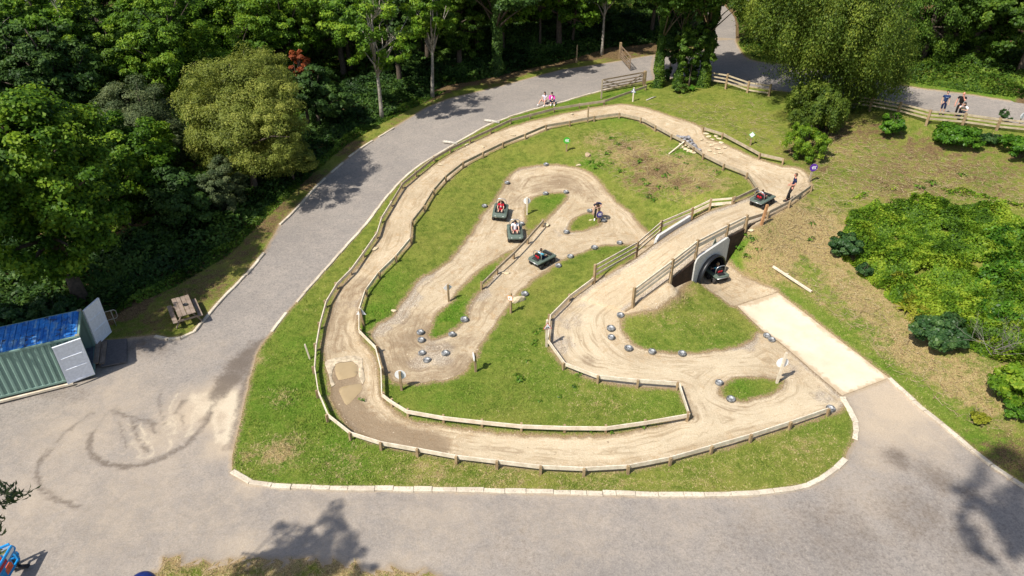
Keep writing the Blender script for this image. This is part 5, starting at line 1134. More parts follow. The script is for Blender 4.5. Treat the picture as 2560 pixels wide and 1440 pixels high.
def ivy(root, H, r, seed, kind='ivy', n=5200, lean=(0, 0), name='ivy', flare=1.0):
    g = np.random.default_rng(seed); z = g.random(n)*H; a = g.random(n)*6.283; k = vnoise(np.column_stack([z*.9, a*.5]), .7, seed); rad = r*(.75+.5*k+.25*g.random(n))*(1+flare*np.exp(-z/1.1)*.7)
    P = np.column_stack([rad*np.cos(a)+lean[0]*z/H, rad*np.sin(a)+lean[1]*z/H, z]); N = np.column_stack([np.cos(a), np.sin(a), np.full(n, .6)])+g.normal(0, .5, (n, 3))
    link(name, leaf_mesh(name, P, N, g.uniform(.13, .22, n), g.uniform(.10, .17, n), np.clip(.5+.4*k+g.normal(0, .2, n), 0, 1), g, droop=np.array([[0, 0, -1.]])), root, [ML[kind]])
ivy(tv, 6.5, .42, 3, 'dark')
for i, (u, v, lab) in enumerate([(1505,137,'pair-like thin grey trunk in the dark wood left of the open gate'),(1350,120,'thin dark tree deep in the shade behind the bare post'),(1430,110,'leaning thin tree in the dark wood above the bare post')]):
    b = G(u, v, 0, height); tree('wood_tree', lab, b, 12, 3.8, 5, 'dark', 30+i, 120, 100, .30, .2, .15, bark=M_PBARK if i == 0 else M_BARK, off=(.8 if i == 2 else 0, .5))
b = G(1643,218,0,height); tv = tree('oak_tree', 'tree with a straight bright ivy-covered trunk beside the gate hinge post', b, 14, 4.4, 6.5, 'wood', 35, 170, 130, .26, .17, .2); ivy(tv, 8.5, .30, 4, 'ivy', 8500)
b = G(1692,212,0,height); tv = tree('oak_tree', 'slimmer ivy-covered trunk just right of the bright ivy trunk', b, 13, 4.0, 6.0, 'wood', 36, 150, 130, .26, .17, .16); ivy(tv, 7.5, .26, 5, 'ivy', 6500, (.3, 0))
b = G(1752,216,0,height); tv = tree('oak_tree', 'shaggy ivy-covered tree left of the lane that climbs away', b, 13.5, 4.2, 6.5, 'wood', 37, 170, 130, .26, .17, .18); ivy(tv, 9, .42, 6, 'ivy', 9500, (.5, .2), flare=.5)
b = G(1722,217,0,height); tree('hazel_tree', 'leafy multi-stemmed tree between the slim ivy trunk and the shaggy ivy tree', b, 7.5, 1.7, .3, 'wood', 82, 110, 120, .22, .14, .07, lobes=7)
b = G(1672,200,0,height); tree('hazel_tree', 'darker leafy tree behind the two straight ivy trunks', b, 6.5, 1.5, .3, 'dark', 83, 90, 120, .22, .14, .07, lobes=6)
# the big drooping birch
b = G(2128,268,0,height); tb = tree('birch_tree', 'huge drooping olive birch overhanging the upper road and the fence', b, 15.5, 7.2, .7, 'birch', 41, 820, 210, .145, .075, .3, off=(-4.4, -.4), hang=1.6, rc=(.07, .15), lobes=17, lr=(.26, .46), bark=M_PBARK); bare_branches(tb, None, b, 11, 8, (3.0, 4.4), 3, r0=.09)
b = G(2012,392,0,height); tree('birch_bush', 'rounded low bush hanging below the drooping birch', b, topH(b, 300), 1.45, .1, 'bramble', 42, 60, 220, .14, .07, cat='bush', hang=.5)
b = G(2040,330,0,height); tree('birch_bush', 'leafy skirt of hanging growth on the near side of the drooping birch', b, 4.2, 2.4, .5, 'birch', 43, 150, 170, .145, .075, cat='bush', hang=1.2, rc=(.10, .2))
b = G(2300,165,0,height); tree('birch_tree', 'dark green birch behind the upper right road', b, 10.5, 3.4, .8, 'wood', 44, 190, 220, .16, .08, hang=.7)
for i, (u, v, lab, k) in enumerate([(2430,160,'dark broadleaf tree behind the verge above the bald man','wood'),(2545,190,'dark green tree at the upper right corner','wood'),(2400,80,'deep shaded tree between the birch and the corner tree','dark'),(1890,110,'leafy green tree at the right of the climbing lane','ivy'),(1960,80,'dark tree behind the drooping birch','wood'),(2160,110,'tree crown showing behind the top of the drooping birch','birch')]):
    b = G(u, v, 0, height); tree('broadleaf_tree', lab, b, 10.5, 4.2, 1.0, k, 50+i, 240, 115, .24, .15, rc=(.08, .19), lobes=9, lr=(.28, .5))
# bright ashes and the gloomy trees top left
for i, (u, v, lab, H, R, k, cl) in enumerate([(470,300,'bright lime green ash left of the top of the golden willow',11.5,4.6,'ash',200),(620,235,'bright lime green ash directly behind the golden willow',12.5,4.8,'ash',210),(735,225,'lime green ash right of and behind the golden willow',11.5,4.0,'ash',170),(860,190,'mid green ash behind the thin ash with bare branches',12.0,4.0,'wood',160),(330,300,'grey green tree behind the big maple',9.0,4.2,'wood',170),(180,330,'gloomy dark tree with dead branches above the big maple',9.5,4.5,'dark',150),(40,360,'gloomy tree with dead branches at the upper left corner',10.5,4.5,'dark',140),(800,330,'dark holly-like tree right of the golden willow',6.0,2.8,'dark',120),(1000,215,'dark green tree behind the slim pale-trunked ash',11,3.8,'dark',150),(1150,175,'mid green ash deep behind the slim ash',11.5,3.8,'wood',150)]):
    b = G(u, v, 0, height); o = tree('wood_tree' if k != 'ash' else 'ash_tree', lab, b, H, R, 1.2, k, 60+i, int(cl*1.5), 125, .23, .10 if k == 'ash' else .15, rc=(.08, .18), lobes=9, lr=(.28, .5))
    if i in (5, 6): bare_branches(o, None, b, H+1.2, 20+i, (-2.5, .3), 4, r0=.10)
b = G(775,330,0,height); tree('copper_bush', 'rusty red-leaved young tree right of the golden willow', b, topH(b, 120), 1.3, 4.4, 'red', 80, 22, 120, .2, .14)
# rows deep in the wood
protos = [tree('wood_tree', 'x', (0, 0, 0), 12, 4.4, 2.0, k, 90+i, 190, 110, .28, .17, rc=(.09, .2), lobes=8, lr=(.3, .5)) for i, k in enumerate(('wood', 'dark', 'ash', 'wood', 'dark'))]
r_ = random.Random(5); first = [True]*5; spots = []
for row, y in enumerate((70, 77, 85, 93, 102)):
    x = -y*.85
    while x < y*.85:
        spots.append((x+r_.uniform(-1.5, 1.5), y+r_.uniform(-2, 2), row)); x += 7.2
for x, y in ((-56,62),(-48,57),(-41,63),(-62,55),(-50,50),(-43,46),(-36,56),(-33,50),(-38,40),(-45,38),(-29,62),(-23,66),(-15,66),(-8,68),(-1,70),(30,66),(36,62),(44,60),(40,54)): spots.append((x, y, 0))
lane = ground_at([(1782,70),(1766,20),(1740,-10),(1800,110),(1810,160)], 0, height)[:, :2]
SK = sstep
for x, y, row in spots:
    if min(np.hypot(*(lane-np.array([x, y])).T)) < 4.5 or (8 < x < 22 and y < 73): continue
    k = r_.randrange(5) if x > -30 else r_.choice((0, 2, 4, 3)); z = float(height([(x, y)])[0])
    o = protos[k] if first[k] else copy_thing(protos[k]); first[k] = False
    o.location = (x, y, z-.1); s_ = r_.uniform(.85, 1.15); o.scale = (s_*r_.uniform(.9, 1.15), s_, s_*r_.uniform(.9, 1.1)); o.rotation_euler = (0, 0, r_.uniform(0, 6.28))
    o['label'] = 'leafy tree deep in the wood behind the front rows'; o['group'] = 'trees deep in the wood'
for k in range(5):
    if first[k]:
        for c_ in list(protos[k].children): bpy.data.objects.remove(c_)
        bpy.data.objects.remove(protos[k])
# tree standing just out of the photo at the lower left: a twig tip shows, its crown shades the lower road
def near_tree():
    b = Vector((-14.2, 9.2, 0)); b.z = float(height([(b.x, b.y)])[0]); root = empty('willow_tree', b, 'near willow whose leafy twigs poke in at the lower left edge', 'tree')
    me, c, _ = crown(200, 2.3, 14.8, 11.0, 75, 90, .17, .07, rc=(.10, .22), lobes=7); link('crown', me, root, [ML['grey']])
    link('trunk', trunk_mesh(200, 14, .26, c, (0, 0), 10), root, [M_BARK])
    R = rays([(8, 1285)])[0]*17.0; tip = Vector((R[0], R[1], R[2]+CAM_H))-b; a = Vector((0, 0, 5.0)); g = np.random.default_rng(3)
    mb = MB(); mb.tube([a, a.lerp(tip, .5)+Vector((0, 0, .5)), tip+Vector((-.35, 0, 0))], [.07, .04, .012], 6)
    P = []; D = []
    for k in range(34):
        o_ = tip+Vector((g.uniform(-1.3, .0), g.uniform(-.9, .9), g.uniform(-.45, .45))); d = Vector((g.uniform(.2, 1), g.uniform(-.7, .5), g.uniform(-.2, .5))).normalized()
        L_ = .38; mb.tube([o_-d*.3, o_, o_+d*L_], [.010, .007, .004], 4)
        for q in np.linspace(-.2, L_, 18): P.append(o_+d*q+Vector(g.normal(0, .05, 3))); D.append(d+Vector(g.normal(0, .8, 3)))
    link('branch', mb.mesh('branch'), root, [M_BARK]); P = np.array(P); n = len(P)
    link('twig_leaves', leaf_mesh('twig_leaves', P, np.tile([0, -.2, 1.], (n, 1))+g.normal(0, .4, (n, 3)), g.uniform(.16, .26, n), g.uniform(.045, .07, n), g.random(n), g, droop=np.array(D)), root, [ML['grey']])
near_tree()
bz = float(height([(-28.0, 22.3)])[0]); tree('oak_tree', 'tall broad tree just outside the left edge shading the container', (-28.0, 22.3, bz), 14.5, 4.6, 6.8, 'wood', 210, 190, 120, .28, .18, .35, lobes=8, off=(1.6, 2.2))

def tall_tree():
    b = Vector((3.0, -6.0, 0)); b.z = float(height([(b.x, b.y)])[0]); root = empty('ash_tree', b, 'very tall ash behind the viewpoint whose top shades the lower right road', 'tree')
    me, c, _ = crown(220, 3.1, 29.5, 23.2, 80, 75, .22, .10, rc=(.09, .2), lobes=9, lr=(.22, .42)); V = Vector((.9, 11.4, 0))
    me.transform(Matrix.Translation(V)); link('crown', me, root, [ML['ash']]); c = c+np.array(V)
    mb = MB(); mb.tube([(0, 0, -.3), (.1, 0, 9), (0, .2, 18), (.1, 1.5, 23.0)], [.42, .34, .27, .2], 9)
    for q in c[::6]: mb.tube([(.1, 1.5, 23.0), (.5, 6, 25.2), tuple(q)], [.15, .1, .02], 6)
    link('trunk', mb.mesh('trunk'), root, [M_BARK])
tall_tree()
# --- shrubs
def shrub(label, uv, R, H, kind, seed, L=.16, W=.11, cl=55, per=130, name='shrub', **kw):
    b = G(*uv, 0, height); return tree(name, label, b, H, R, .05, kind, seed, cl, per, L, W, .04, cat='shrub', rc=(.14, .28), lobes=6, lr=(.3, .55), **kw)
shrub('bright green laurel in front of the fence, left one of three', (2232,338), 1.1, 1.6, 'laurel', 301)
shrub('largest bright green laurel below the crouching person', (2388,362), 1.5, 1.6, 'laurel', 302, cl=110)
shrub('small dark laurel between the large laurel and the frame edge', (2474,362), .7, .9, 'deep', 303)
shrub('bright green laurel cut by the right edge below the fence', (2548,392), 1.35, 1.5, 'laurel', 304)
shrub('dark round dogwood at the left end of the bramble patch', (2112,642), 1.0, 1.6, 'deep', 305, .15, .12, 90)
shrub('small dark bush in front of the bramble patch', (2160,692), .55, 1.0, 'deep', 306, .14, .1, 30)
shrub('large dark round bush at the lower end of the bramble patch', (2335,862), 1.35, 1.75, 'deep', 307, .16, .13, 120)
shrub('green shrub at the right edge below the bramble patch', (2535,1000), 1.4, 2.0, 'bramble', 308, .2, .13, 70)
shrub('yellow green seedling shrub beside the right kerb', (2448,1058), .42, .6, 'yellow', 309, .14, .1, 26)
shrub('dark seedling shrub at the right edge above the kerb', (2530,1045), .55, .9, 'laurel', 310, .16, .1, 30)
shrub('leafy sapling behind the fence at the upper right', (2506,302), .45, .9, 'deep', 311, .13, .08, 20)
shrub('dark leafy bush behind the left end of the container', (60,845), 1.7, 2.1, 'deep', 312, .2, .14, 90)
shrub('dark leafy bush between the container roof and the big maple', (150,800), 1.4, 1.5, 'deep', 313, .2, .14, 70)
shrub('dark bush between the two straight ivy trunks', (1668,205), .7, 1.6, 'dark', 315, .18, .12, 30)
shrub('tall dark bush filling the gap before the shaggy ivy tree', (1722,206), .8, 2.2, 'dark', 316, .18, .12, 40)
shrub('green bush under the ivy trunks beside the field fence', (1700,232), .8, 1.0, 'ivy', 314, .16, .1, 30)
def fern(label, uv, n, L, seed, kind='laurel'):
    g = random.Random(seed); b = G(*uv, 0, height); mb = MB(); P = []; 
    for k in range(n):
        a = 2*math.pi*k/n+g.uniform(-.2, .2); l = L*g.uniform(.7, 1.1); e = g.uniform(.7, 1.2)
        for sgm in range(7):
            t0, t1 = sgm/7, (sgm+1)/7; w0, w1 = .10*(1-t0)*L*1.6+.01, .10*(1-t1)*L*1.6+.004; f = lambda t: Vector((math.cos(a)*l*t*.8, math.sin(a)*l*t*.8, l*e*(t-.75*t*t)))
            sd = Vector((-math.sin(a), math.cos(a), 0)); p, q = f(t0), f(t1); mb.add([p-sd*w0, p+sd*w0, q+sd*w1, q-sd*w1], [(0, 1, 2, 3)])
    me = mb.mesh('fern'); at = me.attributes.new('tint', 'FLOAT', 'POINT'); at.data.foreach_set('value', np.random.default_rng(seed).random(len(me.vertices)).astype(np.float32)); o = link('fern', me, None, [ML[kind]]); o.location = b; return setp(o, label, 'fern')
fern('bright fern clump at the foot of the ivy trees beside the field fence', (1727,226), 13, 1.0, 1)
fern('yellow bracken clump at the lower left of the bramble patch', (2262,775), 12, .8, 2, 'yellow')
# bare twiggy shrub in front of the brambles
b = G(2470,905,0,height); root = empty('bare_shrub', b, 'leafless grey twiggy shrub sticking out of the bramble patch', 'shrub'); root.scale = (.55, .55, .55); bare_branches(root, None, b, 1.6, 33, 1.0, 8, r0=.025, name='twigs', mat=simple('grey_twig', (.22,.20,.17), .85))

# --- masses nobody could count
def poly_sample(poly_px, n, seed, surf=height):
    P = ground_at(np.array(poly_px, float), 0, surf)[:, :2]; g = np.random.default_rng(seed); lo, hi = P.min(0), P.max(0); out = np.zeros((0, 2))
    while len(out) < n:
        q = g.uniform(lo, hi, (n*2, 2)); out = np.vstack([out, q[inside(q, P)]])
    return out[:n], seg_dist(out[:n], P), g
def undergrowth(name, poly, n, hmax, kind, seed, L=.18, W=.12, lump=1.4, rise=1.0, minh=.15, ragged=0.0):
    xy, d, g = poly_sample(poly, n, seed)
    if ragged:
        kp = d+vnoise(xy, 1.5, seed+7)*ragged+vnoise(xy, .5, seed+8)*ragged*.6 > ragged*.45; kp &= ~((vnoise(xy, .9, seed+9) < -.8)); xy, d = xy[kp], d[kp]; n = len(xy)
    top = hmax*np.clip(minh+d/rise, 0, 1)*(.55+.45*vnoise(xy, lump, seed))*(.8+.3*vnoise(xy, lump*.35, seed+1))
    z = height(xy)+np.maximum(top, .05)*g.random(n)**.35; k = vnoise(xy, lump*.5, seed+2)
    ex = .25; gx = (vnoise(xy+[ex, 0], lump, seed)-vnoise(xy, lump, seed))/ex*hmax*.45; gy = (vnoise(xy+[0, ex], lump, seed)-vnoise(xy, lump, seed))/ex*hmax*.45
    N = np.column_stack([-gx, -gy, np.full(n, .9)])+g.normal(0, .5, (n, 3)); s = g.uniform(.6, 1.3, n)
    me = leaf_mesh(name, np.column_stack([xy, z]), N, L*s, W*s, np.clip(.5+.45*k+.25*vnoise(xy, 2.6, seed+5)+g.normal(0, .22, n), 0, 1), g); return setp(link(name, me, None, [ML[kind]]), kind='stuff')
undergrowth('bramble_thicket', [(2085,610),(2105,545),(2190,505),(2300,498),(2450,515),(2560,555),(2720,600),(2720,1010),(2560,985),(2480,905),(2400,870),(2290,850),(2262,800),(2190,720),(2120,670)], 120000, 1.15, 'bramble', 5, .14, .095, 1.1, .5, ragged=.55)
undergrowth('bracken', [(2200,700),(2262,690),(2330,760),(2420,830),(2300,830),(2262,800)], 3800, .8, 'yellow', 15, .24, .06, .7, .4, ragged=.5)
undergrowth('nettle_patch', [(2420,560),(2560,580),(2640,700),(2600,900),(2480,880),(2420,760)], 9000, 1.35, 'laurel', 16, .2, .11, .9, .4, ragged=.8)
undergrowth('bramble_fringe', [(2050,620),(2080,540),(2190,480),(2320,480),(2460,500),(2600,540),(2600,520),(2400,470),(2180,470),(2060,530)], 1500, .45, 'bramble', 17, .16, .10, .7, .3, ragged=.4)
EDGE_W = [(300,770),(430,690),(560,625),(655,530),(750,445),(860,350),(950,300),(1060,240),(1110,215),(1180,205),(1300,178),(1420,150),(1520,120),(1560,118),(1640,108)]
undergrowth('undergrowth', EDGE_W+[(1700,90),(1600,40),(1300,60),(1000,120),(800,250),(640,400),(450,540),(250,620),(-150,560),(-200,830),(100,815),(220,790)], 95000, 1.5, 'dark', 6, .27, .18, 2.2, 1.2)
undergrowth('forest_floor_growth', [(1740,20),(1700,90),(1560,50),(1250,70),(1000,130),(800,260),(640,410),(440,540),(200,600),(-300,500),(-300,150),(300,20),(800,-70),(1300,-80)], 60000, 1.5, 'wood', 26, .5, .34, 3.0, 1.5)
undergrowth('verge_growth', [(280,790),(440,715),(570,640),(665,545),(760,455),(870,360),(960,306),(1070,252),(1120,225),(1060,240),(950,292),(860,345),(750,440),(655,525),(560,618),(430,685),(300,765)], 9000, .7, 'wood', 7, .2, .09, 1.0, .5)
undergrowth('hedge_growth', [(2150,190),(2300,212),(2400,226),(2560,248),(2760,282),(2760,180),(2500,120),(2250,110),(2120,150)], 26000, 1.5, 'wood', 8, .2, .13, 1.8, 1.6)
undergrowth('lane_growth', [(1850,118),(1846,60),(1838,20),(1800,-15),(1950,-20),(2050,40),(2100,120),(2000,158),(1890,148)], 16000, 1.4, 'ivy', 9, .2, .13, 1.5, 1.2)
undergrowth('wood_growth', [(1655,120),(1755,105),(1765,60),(1750,20),(1720,-20),(1500,-20),(1560,60)], 14000, 1.6, 'dark', 10, .22, .15, 1.5, 1.2)
# leafy weeds on the bank and lawns
def weed_mesh(seed, n, L, kind):
    g = np.random.default_rng(seed); a = g.random(n)*6.283; r = L*(.25+.5*g.random(n)); P = np.column_stack([r*np.cos(a), r*np.sin(a), .05+L*.35*g.random(n)]); N = np.column_stack([.5*np.cos(a), .5*np.sin(a), np.ones(n)])+g.normal(0, .25, (n, 3))
    return leaf_mesh('weed', P, N, g.uniform(.6, 1., n)*L*.75, g.uniform(.6, 1, n)*L*.26, g.random(n), g, droop=np.column_stack([np.cos(a), np.sin(a), np.zeros(n)]))
wm = [weed_mesh(i, 16, .34, 'laurel') for i in range(3)]
def weeds(L, label, group, mat, sc=1.0):
    g = random.Random(len(label))
    for i, (u, v) in enumerate(L):
        o = bpy.data.objects.new('weed', wm[i % 3]); COL.objects.link(o); o.location = G(u, v, 0, height); s_ = sc*g.uniform(.7, 1.25); o.scale = (s_, s_, s_); o.rotation_euler = (0, 0, g.uniform(0, 6)); setp(o, label, 'weed', group)
for m_ in wm: m_.materials.append(ML['laurel'])
weeds([(1532,348),(1545,362),(1520,385),(1500,412),(1478,406),(1492,420),(1575,372),(1608,450),(1618,462),(1640,425),(1665,440),(1622,492),(1636,500),(1700,395),(1715,410),(1790,432),(1745,470),(1600,405),(1555,430),(1530,410),(1690,470),(1650,470)], 'leafy green weed on the rough bank inside the upper bend', 'weeds on the rough bank', 'laurel', 1.1)
weeds([(1338,833),(1352,826),(1340,852),(1334,862),(1296,941),(1302,952),(1445,934),(1436,968),(1400,992),(1320,905),(1350,1004),(1310,1070),(1520,1080),(1610,1068),(1480,1078),(905,830),(920,838),(905,1000)], 'small dock weed growing in the mown grass inside the track', 'dock weeds in the mown grass', 'laurel', .75)
weeds([(1868,590),(1880,598),(1850,620),(1895,625),(2030,560),(2028,600),(1870,640),(2330,460),(2300,470),(2405,440),(2090,600),(2260,520)], 'leafy weed on the dry slope right of the bridge', 'weeds on the dry slope', 'laurel', 1.2)
# mown grass, rough grass and dry stalks
def grass():
    N0 = 330000; g = np.random.default_rng(21); f = FC[reg == 0]; c = VX[f].mean(1); ok = (c[:, 0] > -27) & (c[:, 0] < 34) & (c[:, 1] > 13) & (c[:, 1] < 66) & ~deck_mask(c); f = f[ok]
    e1, e2 = VX[f[:, 1]]-VX[f[:, 0]], VX[f[:, 2]]-VX[f[:, 0]]; ar = np.abs(e1[:, 0]*e2[:, 1]-e1[:, 1]*e2[:, 0]); c = VX[f].mean(1); wgt = ar/np.clip(np.hypot(c[:, 1]-10, 6), 12, None)**1.2
    wl_ = np.exp(-((litter[f].mean(1))*1.2)**2); wgt = wgt*(.25+.75*wl_)*np.where(inside(c, woods), .12, 1)
    k = g.choice(len(f), N0, p=wgt/wgt.sum()); u, v = g.random(N0), g.random(N0); s = u+v > 1; u[s], v[s] = 1-u[s], 1-v[s]; w_ = 1-u-v
    T = f[k]; P = V3[T[:, 0]]*w_[:, None]+V3[T[:, 1]]*u[:, None]+V3[T[:, 2]]*v[:, None]; at = lambda A: A[T[:, 0]]*w_+A[T[:, 1]]*u+A[T[:, 2]]*v
    ed = np.minimum(at(edge), at(redge)+.05); keep = ed > g.random(N0)*.28; P = P[keep]; n = len(P); lu, dr, li = at(lush)[keep], at(dry)[keep], at(litter)[keep]
    a = g.random(n)*6.283; h = g.uniform(.025, .055, n)*(1+.6*lu+.6*dr)*(1+.9*vnoise(P[:, :2], 1.1, 9)*.6); wd = g.uniform(.010, .024, n); ln = g.normal(0, .05, (n, 2))*(1+dr[:, None])
    d = np.column_stack([np.cos(a), np.sin(a), np.zeros(n)])*wd[:, None]; top = P+np.column_stack([ln, h])
    V = np.stack([P-d-[0, 0, .01], P+d-[0, 0, .01], top], 1).reshape(-1, 3); rp = lambda q: np.repeat(q, 3)
    me = np_mesh('grass', V, np.arange(3*n).reshape(-1, 3), dict(lush=rp(lu), dry=rp(dr), litter=rp(li), tint=rp(g.random(n))))
    t = NT('grass_blades'); n2 = t.noise(2.3, 5, .62); n1 = t.noise(.42, 5, .6); tn = t.attr('tint')
    s = t.mix(tn, (.105,.145,.020), (.255,.285,.055)); s = t.mix(t.math('MULTIPLY', t.ramp(n1, .42, .68), .6), s, (.32,.30,.08)); s = t.mix(t.math('MULTIPLY', t.attr('lush'), .8), s, t.mix(tn, (.045,.132,.008), (.125,.255,.018)))
    df = t.math('ADD', t.math('MULTIPLY', t.attr('dry'), .9), t.math('MULTIPLY', t.math('SUBTRACT', n2, .5), 1.2)); df = t.math('ADD', df, t.math('MULTIPLY', t.math('SUBTRACT', tn, .5), .7)); s = t.mix(t.ramp(df, .25, .7), s, t.mix(tn, (.27,.20,.09), (.47,.37,.19)))
    t.col(s).rough(.9); t.b.inputs['Specular IOR Level'].default_value = .1; nv = t.n('ShaderNodeNormal'); nv.outputs[0].default_value = (0, 0, 1)
    gm = t.n('ShaderNodeNewGeometry'); vm = t.n('ShaderNodeVectorMath', operation='ADD'); cx_ = t.n('ShaderNodeCombineXYZ'); cx_.inputs[2].default_value = 2.2; t.l(gm.outputs['Normal'], vm.inputs[0]); t.l(cx_.outputs[0], vm.inputs[1]); vn = t.n('ShaderNodeVectorMath', operation='NORMALIZE'); t.l(vm.outputs[0], vn.inputs[0]); t.l(vn.outputs[0], t.b.inputs['Normal'])
    setp(link('grass', me, None, [t.m]), kind='stuff')
def deck_mask(c): return inside(c, deck_poly)
grass()
def stalks():
    g = np.random.default_rng(31); P = []
    for poly, n in (([(1960,560),(2060,330),(2250,370),(2560,430),(2560,520),(2300,490),(2180,500),(2090,540),(2070,640),(2180,730),(2290,870),(2450,960),(2540,1090),(2420,1060),(2250,940),(2000,720),(1900,650)], 2300), ([(1480,330),(1600,330),(1850,445),(1700,520),(1560,470),(1500,420)], 900), ([(1620,260),(1900,250),(2000,390),(1850,360),(1700,290)], 700)):
        xy, _, g2 = poly_sample(poly, n, n); P.append(xy)
    xy = np.vstack(P); n = len(xy); a = g.random(n)*3.1416; L = g.uniform(.12, .55, n); z = height(xy)+.03; tl = g.normal(0, .12, n); d = np.column_stack([np.cos(a), np.sin(a), tl])*L[:, None]/2; sd = np.column_stack([-np.sin(a), np.cos(a), np.zeros(n)])*g.uniform(.005, .012, n)[:, None]
    c = np.column_stack([xy, z+np.abs(tl)*L*.5]); up = np.array([0, 0, .008]); V = np.stack([c-d-sd, c-d+sd, c+d+sd, c+d-sd, c-d+up, c+d+up], 1).reshape(-1, 3)
    F = np.concatenate([np.stack([np.arange(n)*6+i for i in q], 1) for q in ((0, 4, 5, 3), (4, 1, 2, 5))])
    t = NT('dry_stalk'); tt = t.attr('tint'); t.col(t.mix(tt, (.17,.11,.055), (.46,.37,.21))); setp(link('dry_stalks', np_mesh('dry_stalks', V, F, dict(tint=np.repeat(g.random(n), 6))), None, [t.m]), kind='stuff')
stalks()
def pebbles():
    g = np.random.default_rng(41); f = FC[reg == 2]; c = VX[f].mean(1); w_ = gravel[f].mean(1)**2*1.5+np.exp(-(edge[f].mean(1)/.3)**2)*.5+.04
    e1, e2 = VX[f[:, 1]]-VX[f[:, 0]], VX[f[:, 2]]-VX[f[:, 0]]; w_ = w_*np.abs(e1[:, 0]*e2[:, 1]-e1[:, 1]*e2[:, 0])*~deck_mask(c); n = 11000; k = g.choice(len(f), n, p=w_/w_.sum()); b = g.dirichlet((1, 1, 1), n)
    P = (V3[f[k]]*b[:, :, None]).sum(1); s = g.gamma(2.5, .007, n)+.009; O = np.array([(1,0,0),(0,1,0),(-1,0,0),(0,-1,0),(0,0,1)]); 
    a = g.random(n)*6.28; ca, sa = np.cos(a), np.sin(a); V = np.empty((n, 5, 3)); sx = s*g.uniform(.8, 1.5, n); sy = s*g.uniform(.7, 1.1, n)
    for i, o in enumerate(O): V[:, i, 0] = P[:, 0]+(o[0]*sx*ca-o[1]*sy*sa); V[:, i, 1] = P[:, 1]+(o[0]*sx*sa+o[1]*sy*ca); V[:, i, 2] = P[:, 2]-.017+o[2]*s*.8
    F = np.concatenate([np.stack([np.arange(n)*5+i for i in q], 1) for q in ((0, 1, 4), (1, 2, 4), (2, 3, 4), (3, 0, 4))])
    t = NT('pebble'); t.col(t.mix(t.attr('tint'), (.22,.16,.10), (.60,.50,.37))); setp(link('gravel', np_mesh('gravel', V.reshape(-1, 3), F, dict(tint=np.repeat(g.random(n), 5))), None, [t.m]), kind='stuff')
pebbles()
# ------------------------------------------------------------------ people
def cloth(name, c, stripes=None):
    t = NT(name); n = t.noise(9, 4, .6); s = t.mix(n, tuple(x*.75 for x in c), tuple(min(1, x*1.15) for x in c))
    if stripes:
        sx = t.n('ShaderNodeSeparateXYZ'); t.l(t.co, sx.inputs[0]); w_ = t.math('SINE', t.math('MULTIPLY', sx.outputs[2], 62.)); s = t.mix(t.ramp(w_, .25, .45), s, stripes)
    t.col(s).rough(.85); return t.m
M_SKIN = simple('skin', (.56,.33,.235), .55, var=.08, spec=.3); M_SKINR = simple('ruddy_skin', (.60,.27,.19), .55, var=.1); M_LIP = simple('lips', (.38,.12,.10), .5); M_EYE = simple('eyes', (.03,.025,.02), .3)
def V_(x): return Vector(x)
POSE = dict(pelvis=(0,0,.95), spine=(0,0,1.12), chest=(0,0,1.32), neck=(0,-.01,1.48), head=(0,0,1.56),
 shl=(-.18,0,1.41), ell=(-.23,-.03,1.13), wrl=(-.24,.06,.90), hal=(-.235,.09,.82), shr=(.18,0,1.41), elr=(.23,-.03,1.13), wrr=(.24,.06,.90), har=(.235,.09,.82),
 hil=(-.09,0,.90), knl=(-.10,.03,.50), anl=(-.11,-.02,.09), tol=(-.13,.13,.04), hir=(.09,0,.90), knr=(.10,.03,.50), anr=(.11,-.02,.09), tor=(.13,.13,.04))
RAD = dict(pelvis=.125, spine=.115, chest=.13, neck=.052, head=.05, sh=.058, el=.043, wr=.030, ha=.026, hi=.085, kn=.058, an=.040, to=.034)
BONES = [('pelvis','spine'),('spine','chest'),('chest','neck'),('neck','head'),('chest','shl'),('shl','ell'),('ell','wrl'),('wrl','hal'),('chest','shr'),('shr','elr'),('elr','wrr'),('wrr','har'),('pelvis','hil'),('hil','knl'),('knl','anl'),('anl','tol'),('pelvis','hir'),('hir','knr'),('knr','anr'),('anr','tor')]
def rad(j): return RAD.get(j, RAD.get(j[:2], .05))
def skinned(pts, edges, radii, sub=1):
    me = bpy.data.meshes.new('tmp'); me.from_pydata(pts, edges, []); o = bpy.data.objects.new('tmp', me); COL.objects.link(o)
    m = o.modifiers.new('s', 'SKIN'); m.use_smooth_shade = True; m.branch_smoothing = .6
    for i, sv in enumerate(me.skin_vertices[0].data): sv.radius = radii[i]; sv.use_root = (i == 0); sv.use_loose = False
    if sub: o.modifiers.new('u', 'SUBSURF').levels = sub
    dg = bpy.context.evaluated_depsgraph_get(); ev = o.evaluated_get(dg); em = ev.to_mesh(); V = [v.co.copy() for v in em.vertices]; F = [tuple(p.vertices) for p in em.polygons]; ev.to_mesh_clear()
    bpy.data.objects.remove(o); bpy.data.meshes.remove(me); return V, F
